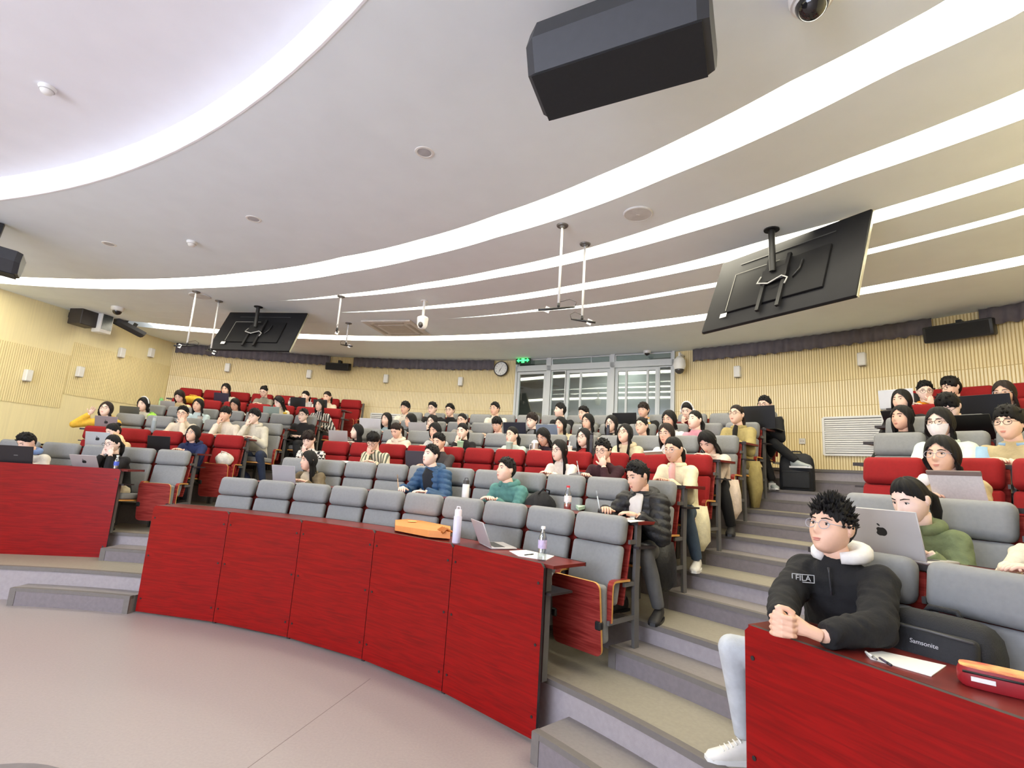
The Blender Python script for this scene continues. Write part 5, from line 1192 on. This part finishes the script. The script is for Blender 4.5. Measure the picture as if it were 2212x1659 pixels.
tv('smaller looking black television hanging near the left wall, seen from behind', atz(455, 754.5, 3.12), atz(631, 758.5, 3.12), atz(658.7, 677, 3.75), atz(491, 675, 3.75), None)
# big hexagonal loudspeaker: prism along its length
def hexspeaker(label, P0, P1, r, up, name='loudspeaker', sx=1.3):
    P0, P1 = np.array(P0), np.array(P1); C_ = (P0+P1)/2; X_ = (P1-P0); L = np.linalg.norm(X_); X_ /= L; Z_ = np.array(up, float); Z_ -= X_*np.dot(Z_, X_); Z_ /= np.linalg.norm(Z_); Y_ = np.cross(Z_, X_); B = np.c_[X_, Y_, Z_]
    o = E(name, C_); o.rotation_mode = 'QUATERNION'; o.rotation_quaternion = Matrix(B.tolist()).to_quaternion()
    pr = [(-r*1.05, r*.55), (-r*1.05, -.10*r), (-r*.55, -r*.75), (r*.75, -r*.75), (r*1.05, -.1*r), (r*1.05, r*.55)]
    V = []
    for x, k in ((-L/2, .82), (-L/2+.05, 1.), (L/2-.05, 1.), (L/2, .9)):
        for y, z in pr: V.append((x, y*k, z*k))
    mb = MB(); mb.rings(np.array(V), 4, 6); O('cabinet', mb.mesh('cabinet', mat('speaker_vinyl', (52, 53, 57), .55, .06, 20), 0), o)
    mb = MB(); mb.box((0, .10*r, -r*.765), (L*.93, r*1.24, .012)); O('grille', mb.mesh('grille', mat('speaker_grille', (24, 24, 26), .8, .1, 60), 0), o)
    mb = MB(); mb.box((L/2-.02, 0, r*.1), (.03, r*.5, r*.3)); O('side_bracket', mb.mesh('side_bracket', M_BLACK, 0), o)
    tp = (CZ-C_[2]) if abs(Z_[2]) > .85 and C_[1] < 7 else r*1.2
    for x_ in (L*.12, -L*.2): mb = MB(); mb.box((x_, 0, (r*.4+tp)/2), (.05, .06, tp-r*.4)); O('hanger', mb.mesh('hanger', M_BLACK, 0), o)
    return tag(o, label, 'loudspeaker')
def line_pt(u, v, z): return atz(u, v, z)
hexspeaker('big black faceted loudspeaker hanging from the ceiling in the foreground', atz(1165, 170, 3.80), atz(1540, 50, 3.80), .205, (0, .38, 1))
P_ = atz(-6, 560, 3.75); hexspeaker('black loudspeaker cut off by the left picture edge', P_+np.array([-.40, -.35, .05]), P_+np.array([.18, .12, -.02]), .19, (0, 0, 1))
# left wall equipment
LP = lambda u, v, off=0.: atplane(u, v, lw(0, 0, off), (LWn[0], LWn[1], 0))
LANG = math.degrees(math.atan2(LWd[1], LWd[0]))
q = LP(188, 686, .30); o = E('projector_box', q, LANG+180)
mb = MB(); mb.rbox((-.05, 0, 0), (.34, .30, .36), .012, 1); O('housing', mb.mesh('housing', mat('dark_box', (52, 46, 44), .5), 30), o)
mb = MB(); mb.rbox((.20, -.14, -.06), (.24, .20, .38), .02, 2); O('white_unit', mb.mesh('white_unit', M_WHITE, 30), o)
mb = MB(); mb.box((.20, -.243, -.04), (.19, .006, .29)); O('lens_window', mb.mesh('lens_window', mat('lens_window', (58, 66, 70), .2, .4, 14), 0), o)
mb = MB(); mb.box((-.06, .20, .02), (.10, .20, .10)); O('wall_arm', mb.mesh('wall_arm', M_BLACK, 0), o)
tag(o, 'dark box with white fronted unit mounted high on left wall', 'projector')
q = LP(274, 706, .46); A_ = np.array([-LWd[0], -LWd[1], 0]); hexspeaker('black loudspeaker tilted down high on the left wall', q-A_*.26+np.array([0, 0, .07]), q+A_*.28-np.array([0, 0, .07])+np.array([LWn[0], LWn[1], 0])*.10, .105, (LWn[0]*.3, LWn[1]*.3, 1))
SCN = 'small white wall boxes'
def wbox(label, P_, ang):
    o = E('wall_sconce', P_, ang); mb = MB(); mb.rbox((0, 0, 0), (.11, .09, .20), .012, 1); O('cover', mb.mesh('cover', M_WHITE, 30), o); mb = MB(); mb.box((0, .0, -.103), (.08, .06, .006)); O('lower_lens', mb.mesh('lower_lens', mat('lens_grey', (120, 112, 100), .4), 0), o); return tag(o, label, 'wall sconce', SCN)
for (u, v), nm in zip(((60, 811), (173, 803), (263, 762), (327, 762)), ('nearest the left picture edge', 'second from the left picture edge', 'below the tilted left loudspeaker', 'nearest the left back corner')):
    wbox('small white box on the left wall, '+nm, LP(u, v, .045), LANG)
for (u, v), nm in zip(((492, 794), (668, 808), (834, 818), (995, 824), (1593, 803), (1862, 776)), ('below the left television', 'left of the small black speaker', 'between black speaker and clock', 'below and left of the clock', 'under the right curtain, near the doors', 'under the right curtain, far right')):
    P_ = atR(u, v, WR-.05); wbox('small white box on the slatted back wall, '+nm, P_, pol(P_)[1]-90)
# curtain valances
def valance(label, ta, tb, z0, z1):
    mb = MB(); n = int((tb-ta)*9); V = []
    for k in range(n+1):
        t = ta+(tb-ta)*k/n; r = WR-.10+.022*math.sin(k*1.15)+.012*math.sin(k*.47+1)
        for z, f in ((z1, .6), ((z0+z1)/2, 1), (z0+.01*math.sin(k*.9), 1.15)): V.append(PT(WR-.10+(r-WR+.10)*f, t, z))
    F = [(k*3+j, k*3+3+j, k*3+4+j, k*3+1+j) for k in range(n) for j in range(2)]; mb.add(V, F)
    V = [PT(WR-.055, t, z) for t in (ta, tb) for z in (z0, z1)]
    o = O('valance', mb.mesh('valance', M_CURT, 180)); sm_ = o.modifiers.new('thick', 'SOLIDIFY'); sm_.thickness = .006; return tag(o, label, 'curtain', 'gathered grey curtain valances')
def TB(u, v): return pol(atR(u, v, WR-.1))[1]
zc0 = atR(900, 797, WR-.1)[2]; zc1 = CZ-.01
valance('gathered dark grey curtain valance in the left back corner', TB(712, 790), 104.2, zc0, zc1)
valance('gathered dark grey curtain valance between black speaker and clock', TB(1066, 800), TB(762, 792), zc0, zc1)
valance('gathered dark grey curtain valance right of the glass doors', TB(2015, 735), TB(1496, 787), zc0, zc1)
valance('gathered dark grey curtain valance at the right picture edge', 31.2, TB(2118, 715), zc0, zc1)
# wall speakers on the back wall
def barspeaker(label, u, v, w, h):
    P_ = atR(u, v, WR-.16); o = E('wall_speaker', P_, pol(P_)[1]-90); mb = MB(); mb.rbox((0, 0, 0), (w, .20, h), .02, 2, 0, rx(12)); O('cabinet', mb.mesh('cabinet', M_BLACK, 40), o)
    mb = MB(); mb.box((0, -.098, -.02), (w*.9, .008, h*.8), 0, rx(12)); O('grille', mb.mesh('grille', mat('speaker_grille', (24, 24, 26)), 0), o); mb = MB(); mb.box((0, .08, .10), (.06, .12, .12)); O('bracket', mb.mesh('bracket', M_BLACK, 0), o); return tag(o, label, 'loudspeaker', 'black bar speakers on the back wall')
barspeaker('black bar speaker on the back wall left of the clock', 731, 792, .56, .17); barspeaker('black bar speaker on the back wall at far right', 2071, 715, .72, .22)
# clock
P_ = atR(1083, 797, WR-.06); o = E('wall_clock', P_, pol(P_)[1]-90); mb = MB(); mb.lathe([(.165, 0), (.175, .02), (.165, .045), (.150, .045), (.150, .0)], 40, xf=(rx(90), np.zeros(3)), cap=False); O('rim', mb.mesh('rim', mat('clock_rim', (56, 50, 48), .4), 40), o)
mb = MB(); mb.lathe([(.155, .03), (.001, .031)], 40, xf=(rx(90), np.zeros(3))); O('dial', mb.mesh('dial', M_PAPER, 0), o)
for k in range(12):
    a = math.radians(30*k); me = text_mesh(str(k or 12), .034, M_BLACK, .0004); O('numeral', me, o, (.118*math.sin(a), -.034, .118*math.cos(a)), (math.radians(90), 0, 0))
for nm, L_, w_, ang in (('hour_hand', .075, .010, 215), ('minute_hand', .11, .007, 207), ('second_hand', .115, .003, 30)):
    mb = MB(); mb.box((0, -.036, L_/2-.015), (w_, .002, L_)); O(nm, mb.mesh(nm, M_BLACK, 0), o, (0, 0, 0), (0, math.radians(ang), 0))
tag(o, 'round white wall clock with dark rim beside the glass doors', 'clock')
# exit sign
x_, z_ = gx(1135, 781); sg = E('exit_sign', tuple(GA+gd*x_+gn*.10+np.array([0, 0, z_])), GROT)
sgn = 1 if np.dot(np.array([math.sin(math.radians(GROT)), -math.cos(math.radians(GROT))]), gn[:2]) > 0 else -1
mb = MB(); mb.rbox((0, 0, 0), (.36, .03, .16), .006, 1); O('case', mb.mesh('case', mat('sign_case', (30, 60, 40), .4), 30), sg)
M_SG = emit_mat('sign_green', (60, 255, 110), 2.0); mb = MB(); y_ = -.018*sgn
mb.box((0, y_, 0), (.07, .004, .11)); mb.box((0, y_, .0), (.28, .004, .035))
for s in (-1, 1): mb.add([(s*.10, y_-.002, .045), (s*.10, y_-.002, -.045), (s*.155, y_-.002, 0), (s*.10, y_+.002, .045), (s*.10, y_+.002, -.045), (s*.155, y_+.002, 0)], [(0, 1, 2), (5, 4, 3), (0, 3, 4, 1), (1, 4, 5, 2), (2, 5, 3, 0)])
O('arrow_symbol', mb.mesh('arrow_symbol', M_SG, 0), sg)
mb = MB(); mb.ball((0, y_*1.1, .032), (.012, .003, .012), 8, 5); mb.box((0, y_*1.12, -.005), (.014, .003, .05), 0, ry(15)); mb.box((.014, y_*1.12, -.032), (.010, .003, .04), 0, ry(-25)); mb.box((-.016, y_*1.12, -.03), (.010, .003, .036), 0, ry(35)); O('running_figure', mb.mesh('running_figure', M_PAPER, 0), sg); tag(sg, 'green lit exit sign with double arrow above the glass doors', 'sign')
# air grille and its slats
def grille(label, u0, v0, u1, v1, nsl):
    A, B_ = atR(u0, v0, WR-.03), atR(u1, v1, WR-.03); ta, tb = pol(A)[1], pol(B_)[1]; za, zb = A[2], B_[2]; tm = (ta+tb)/2; w = math.radians(abs(ta-tb))*WR; h = za-zb; o = E('air_grille', PT(WR-.035, tm, (za+zb)/2), tm-90)
    mb = MB()
    for x, z, a, b in ((0, h/2, w, .03), (0, -h/2, w, .03), (-w/2, 0, .03, h), (w/2, 0, .03, h)): mb.box((x, 0, z), (a, .03, b))
    O('frame', mb.mesh('frame', M_WHITE, 0), o)
    for k in range(nsl):
        mb = MB(); mb.box((0, 0, -h/2+.025+(h-.05)*(k+.5)/nsl), (w-.03, .004, (h-.05)/nsl*.95), 0, rx(-32)); O('slat', mb.mesh('slat', M_WHITE, 0), o)
    mb = MB(); mb.box((0, .018, 0), (w, .004, h)); O('backing', mb.mesh('backing', mat('grille_dark', (150, 146, 140), .8), 0), o); return tag(o, label, 'air grille')
grille('large white louvred air grille low on the right back wall', 1778, 903, 1912, 984, 16)
grille('white louvred air grille low on the left back wall', 802, 893, 862, 930, 8)
# sockets on risers and wall
def plate_(label, P_, t, col=(214, 210, 206)):
    o = E('socket_plate', P_, t-90); mb = MB(); mb.rbox((0, 0, 0), (.09, .012, .09), .004, 1); O('cover', mb.mesh('cover', mat('plate_%d' % col[0], col, .4), 30), o); mb = MB(); mb.box((-.015, -.0065, .0), (.006, .003, .016)); mb.box((.015, -.0065, 0), (.006, .003, .016)); O('slots', mb.mesh('slots', M_BLACK, 0), o); return tag(o, label, 'socket')
for u, v, R_, nm in ((1668, 1051, RP[5], 'white socket plate on the upper step riser in right aisle'), (1505, 1164, RP[3], 'grey socket plate on riser under the cream jacket seat'), (1405, 1238, RP[2], 'grey socket plate on riser behind the front row seats'), (472, 1063, RP[3], 'white socket plate on riser in the left aisle'), (1733, 953, WR-.02, 'white wall socket left of the large air grille')):
    P_ = atR(u, v, R_-.0); plate_(nm, PT(R_, pol(P_)[1], P_[2]), pol(P_)[1], (214, 210, 206) if 'white' in nm else (150, 144, 140))
# hanging microphones
def hang_mic(label, u, v, u2, v2, ang, mic=True, L2=.30):
    A = atz(u, v, CZ); d = ray(u2, v2); B_ = atz(u2, v2, CZ-.3)
    # drop straight down until the lower end lines up with the height seen in the picture
    zz = CZ
    for k in range(400):
        zz -= .005; q = np.array([A[0], A[1], zz-CH]); w = q @ FWD
        if IH/2-FPX*(q @ UPV)/w > v2: break
    o = E('hanging_microphone', A); L_ = CZ-zz
    mb = MB(); mb.lathe([(.055, -.012), (.06, 0)], 18); mb.lathe([(.02, -.03), (.03, -.012)], 12); O('ceiling_rose', mb.mesh('ceiling_rose', M_METAL, 40), o)
    mb = MB(); mb.tube([(0, 0, 0), (0, 0, -L_)], .013, 10); O('drop_rod', mb.mesh('drop_rod', M_WHITE, 180), o)
    mb = MB(); mb.tube([(0, 0, -L_), (0, 0, -L_-.05)], (.016, .012), 10); O('swivel', mb.mesh('swivel', M_BLACK, 180), o)
    if mic:
        D_ = np.array([math.cos(math.radians(ang)), math.sin(math.radians(ang)), -.18]); c = np.array([0, 0, -L_-.05])
        mb = MB(); mb.tube([c-D_*L2*.45, c-D_*L2*.1, c+D_*L2*.15, c+D_*L2*.55], (.008, .012, .014, .012), 8); O('microphone', mb.mesh('microphone', M_BLACK, 180), o)
        mb = MB(); mb.tube([c-D_*L2*.45, c-D_*L2*.5+np.array([0, 0, .05]), c-D_*L2*.3+np.array([0, .02, .09]), c+np.array([0, 0, .06])], .003, 5); O('cable', mb.mesh('cable', M_BLACK, 180), o)
        mb = MB(); mb.box(c+D_*L2*.3+np.array([0, 0, -.005]), (.05, .004, .06), 0, ry(20)); O('paper_tag', mb.mesh('paper_tag', M_PAPER, 0), o)
    return tag(o, label, 'microphone', 'microphones hanging on white rods')
hang_mic('hanging microphone on white rod, left of the central pair', 1215, 487, 1213, 655, 185, L2=.36)
hang_mic('hanging microphone on white rod, right of the central pair', 1264, 527, 1253, 682, -20, L2=.26)
hang_mic('hanging microphone on white rod nearest the left wall', 424, 630, 405, 740, 215)
hang_mic('hanging microphone on white rod beside the left television', 473, 650, 454, 752, -25)
hang_mic('short hanging microphone right of the left television', 737, 640, 727, 708, 100, L2=.12)
hang_mic('thin hanging microphone behind the left television', 753, 698, 747, 740, -30)
# domes and detectors
def dome_cam(label, u, v, r, z=CZ, tilt=0):
    o = E('dome_camera', atz(u, v, z)); mb = MB(); mb.lathe([(r, 0), (r, -.35*r), (r*.92, -.62*r)], 28); O('base', mb.mesh('base', M_WHITE, 50), o); mb = MB(); mb.ball((0, 0, -.62*r), (r*.74, r*.74, r*.80), 24, 14); O('dome', mb.mesh('dome', mat('smoked_dome', (30, 28, 30), .08, .02, coat=.5), 180), o); mb = MB(); mb.lathe([(r*.72, -.62*r), (r*.82, -.66*r), (r*.72, -.74*r)], 28, cap=False); O('ring', mb.mesh('ring', M_WHITE, 50), o); return tag(o, label, 'camera', 'dome cameras')
dome_cam('large dome camera on the ceiling at the top right', 1753, -18, .105); dome_cam('dome camera by the left wall loudspeaker', 255, 664, .10); dome_cam('small dome camera above the right glass door', 1398, 758, .07)
def ptz(label, u, v, v2, r, dark=(70, 66, 64)):
    A = atz(u, v, CZ); o = E('ptz_camera', A); zz = 0
    for k in range(300):
        zz -= .005; q = np.array([A[0], A[1], CZ+zz-CH])
        if IH/2-FPX*(q @ UPV)/(q @ FWD) > v2: break
    b = MB(); b.tube([(0, 0, 0), (0, 0, zz+r*2.2)], .02, 10); b.lathe([(.05, -.01), (.055, 0)], 14); O('stem', b.mesh('stem', M_WHITE, 40), o)
    b = MB(); b.lathe([(r*.5, zz+r*2.4), (r*.95, zz+r*2.15), (r, zz+r*1.9), (r*.98, zz+r*1.8), (r*.9, zz+r*.7), (r*.7, zz+r*.25), (r*.4, zz)], 24); O('housing', b.mesh('housing', M_WHITE, 50), o)
    b = MB(); b.ball((-r*.1, -r*.45, zz+r*.75), (r*.55, r*.55, r*.65), 14, 9); O('lens', b.mesh('lens', mat('lens_dark', dark, .2), 180), o); return tag(o, label, 'camera')
ptz('white pan tilt camera hanging below the ceiling centre', 917, 650, 711, .085)
P_ = atR(1468, 764, WR-.25); o = E('ptz_camera', P_+np.array([0, 0, 0])); b = MB(); b.tube([(0, 0, .02), (0, 0, -.06)], .02, 10); b.lathe([(.04, -.05), (.10, -.12), (.115, -.22), (.09, -.30)], 22); O('housing', b.mesh('housing', M_WHITE, 50), o); b = MB(); b.ball((0, 0, -.30), .085, 18, 10); O('lens', b.mesh('lens', mat('lens_dark', (40, 38, 38), .2), 180), o)
b = MB(); d_ = (PT(WR, pol(P_)[1], P_[2])-P_); b.tube([(0, 0, 0), tuple(d_)], .02, 8); O('wall_arm', b.mesh('wall_arm', M_WHITE, 180), o); tag(o, 'white bulb shaped camera on the wall right of the doors', 'camera')
for u, v, z, nm in ((103, 188, 4.45, 'smoke detector on the raised round ceiling'), (415, 522, CZ, 'smoke detector beside the left ceiling downlight')):
    o = E('smoke_detector', atz(u, v, z)); mb = MB(); mb.lathe([(.055, 0), (.058, -.012), (.046, -.03), (.034, -.055), (.01, -.062)], 22); O('body', mb.mesh('body', M_WHITE, 50), o); mb = MB(); mb.lathe([(.048, -.029), (.050, -.032), (.046, -.035)], 22); O('vent_ring', mb.mesh('vent_ring', mat('vent_grey', (190, 188, 186), .5), 40), o); tag(o, 'white '+nm, 'smoke detector')
for u, v, nm in ((548, 473, 'between the raised disc and left light band'), (236, 527, 'nearest the left loudspeaker'), (917, 329, 'left of the big loudspeaker')):
    o = E('downlight', atz(u, v, CZ)); mb = MB(); mb.lathe([(.054, 0), (.058, -.005), (.075, -.004), (.078, 0)], 28, cap=False); mb.I = mb.I; O('trim_ring', mb.mesh('trim_ring', M_WHITE, 40), o); mb = MB(); mb.lathe([(.054, -.003), (.001, -.0032)], 24); O('lens', mb.mesh('lens', mat('downlight_lens', (178, 178, 182), .5), 0), o); tag(o, 'small round unlit ceiling downlight '+nm, 'downlight', 'small ceiling downlights')
for u, v, r, nm in ((1378, 461, .135, 'round flush ceiling speaker right of the hanging rods'), (432, 639, .16, 'round flush ceiling speaker behind the left rods')):
    o = E('ceiling_speaker', atz(u, v, CZ)); mb = MB(); mb.lathe([(r, 0), (r*1.0, -.008), (r*.93, -.014), (r*.9, 0)], 36, cap=False); O('rim', mb.mesh('rim', mat('speaker_cream', (222, 222, 222), .6), 40), o); mb = MB(); mb.lathe([(r*.92, -.012), (.001, -.015)], 36); O('mesh_cover', mb.mesh('mesh_cover', mat('speaker_mesh', (206, 206, 206), .7), 0), o); mb = MB(); mb.box((0, 0, -.016), (.03, .008, .002)); O('badge', mb.mesh('badge', M_WHITE, 0), o); tag(o, nm, 'speaker')
P_ = atz(858, 708, CZ); o = E('air_conditioner', P_, pol(P_)[1]-90); mb = MB(); mb.rbox((0, 0, -.012), (.95, .95, .03), .01, 1); O('panel', mb.mesh('panel', mat('ac_white', (214, 208, 200), .6), 30), o); mb = MB(); mb.box((0, 0, -.03), (.50, .50, .008)); O('intake', mb.mesh('intake', mat('ac_intake', (190, 182, 172), .6), 0), o)
for k in range(4):
    mb = MB(); mb.box((0, .36, -.031), (.60, .06, .006)); O('outlet', mb.mesh('outlet', mat('ac_slot', (176, 166, 154), .6), 0), o, (0, 0, 0), (0, 0, math.radians(90*k)))
tag(o, 'square cassette air conditioner flush in the ceiling', 'air conditioner')
# lettering and fittings on the near jacket
root, jn, H, Mi = JOINTS[P[0][0]]

spec = P[0]; R_ = rz(math.degrees(root.rotation_euler.z)); jk = [c for c in root.children if c.name.startswith('jacket')][0]
n = len(jk.data.vertices); co = np.empty(n*3); jk.data.vertices.foreach_get('co', co); co = co.reshape(-1, 3)
def on_front(x, z):
    f = (z-.5)/(H[2]-.15-.5); y0 = -.21+f*(H[1]+.058+.21)+.02; return y0-.150*math.sqrt(max(.05, 1-((x-H[0]*f)/.205)**2))
fx, fz = H[0]-.078, H[2]-.235
from mathutils.bvhtree import BVHTree
bv = BVHTree.FromPolygons([Vector(c) for c in co], [tuple(p.vertices) for p in jk.data.polygons])
def hit(x, z): 
    r = bv.ray_cast(Vector((x, -1.2, z)), Vector((0, 1, 0)))[0]; return r.y if r else on_front(x, z)
ya, yb = hit(fx-.045, fz), hit(fx+.045, fz); fy = min((ya+yb)/2, hit(fx, fz), hit(fx, fz-.016), hit(fx, fz+.016))-.017; fang = math.atan2(yb-ya, .09)
me = text_mesh('FILA', .036, mat('badge_light', (196, 198, 200), .6)); bd = MB(); O('lettering', me, jk, (fx, fy-.003, fz), (math.radians(90), 0, fang))
for x, z, w, h in ((0, .017, .095, .003), (0, -.017, .095, .003), (-.047, 0, .003, .036), (.047, 0, .003, .036)): bd.box((x, 0, z), (w, .002, h))
O('badge_border', bd.mesh('badge_border', mat('badge_light', (196, 198, 200)), 0), jk, (fx, fy-.002, fz), (0, 0, fang))
b = MB(); b.tube([(0, -.004*math.sin(k), -.26) for k in (0, 1)], .001, 4) if False else None
b = MB(); zz = np.linspace(H[2]-.17, H[2]-.29, 6); b.tube([(H[0]+.02, on_front(H[0]+.02, z)-.004, z) for z in zz], .005, 6); O('zip', b.mesh('zip', mat('zip_dark', (46, 46, 50), .4), 180), jk)
dx_, dz_ = H[0]+.10, H[2]-.36; dy_ = on_front(dx_, dz_)-.008; b = MB(); b.tube([(dx_+.014*math.cos(a), dy_, dz_+.016*math.sin(a)) for a in np.linspace(math.pi, 2*math.pi, 9)], .003, 6); O('metal_ring', b.mesh('metal_ring', M_CHROME, 180), jk)
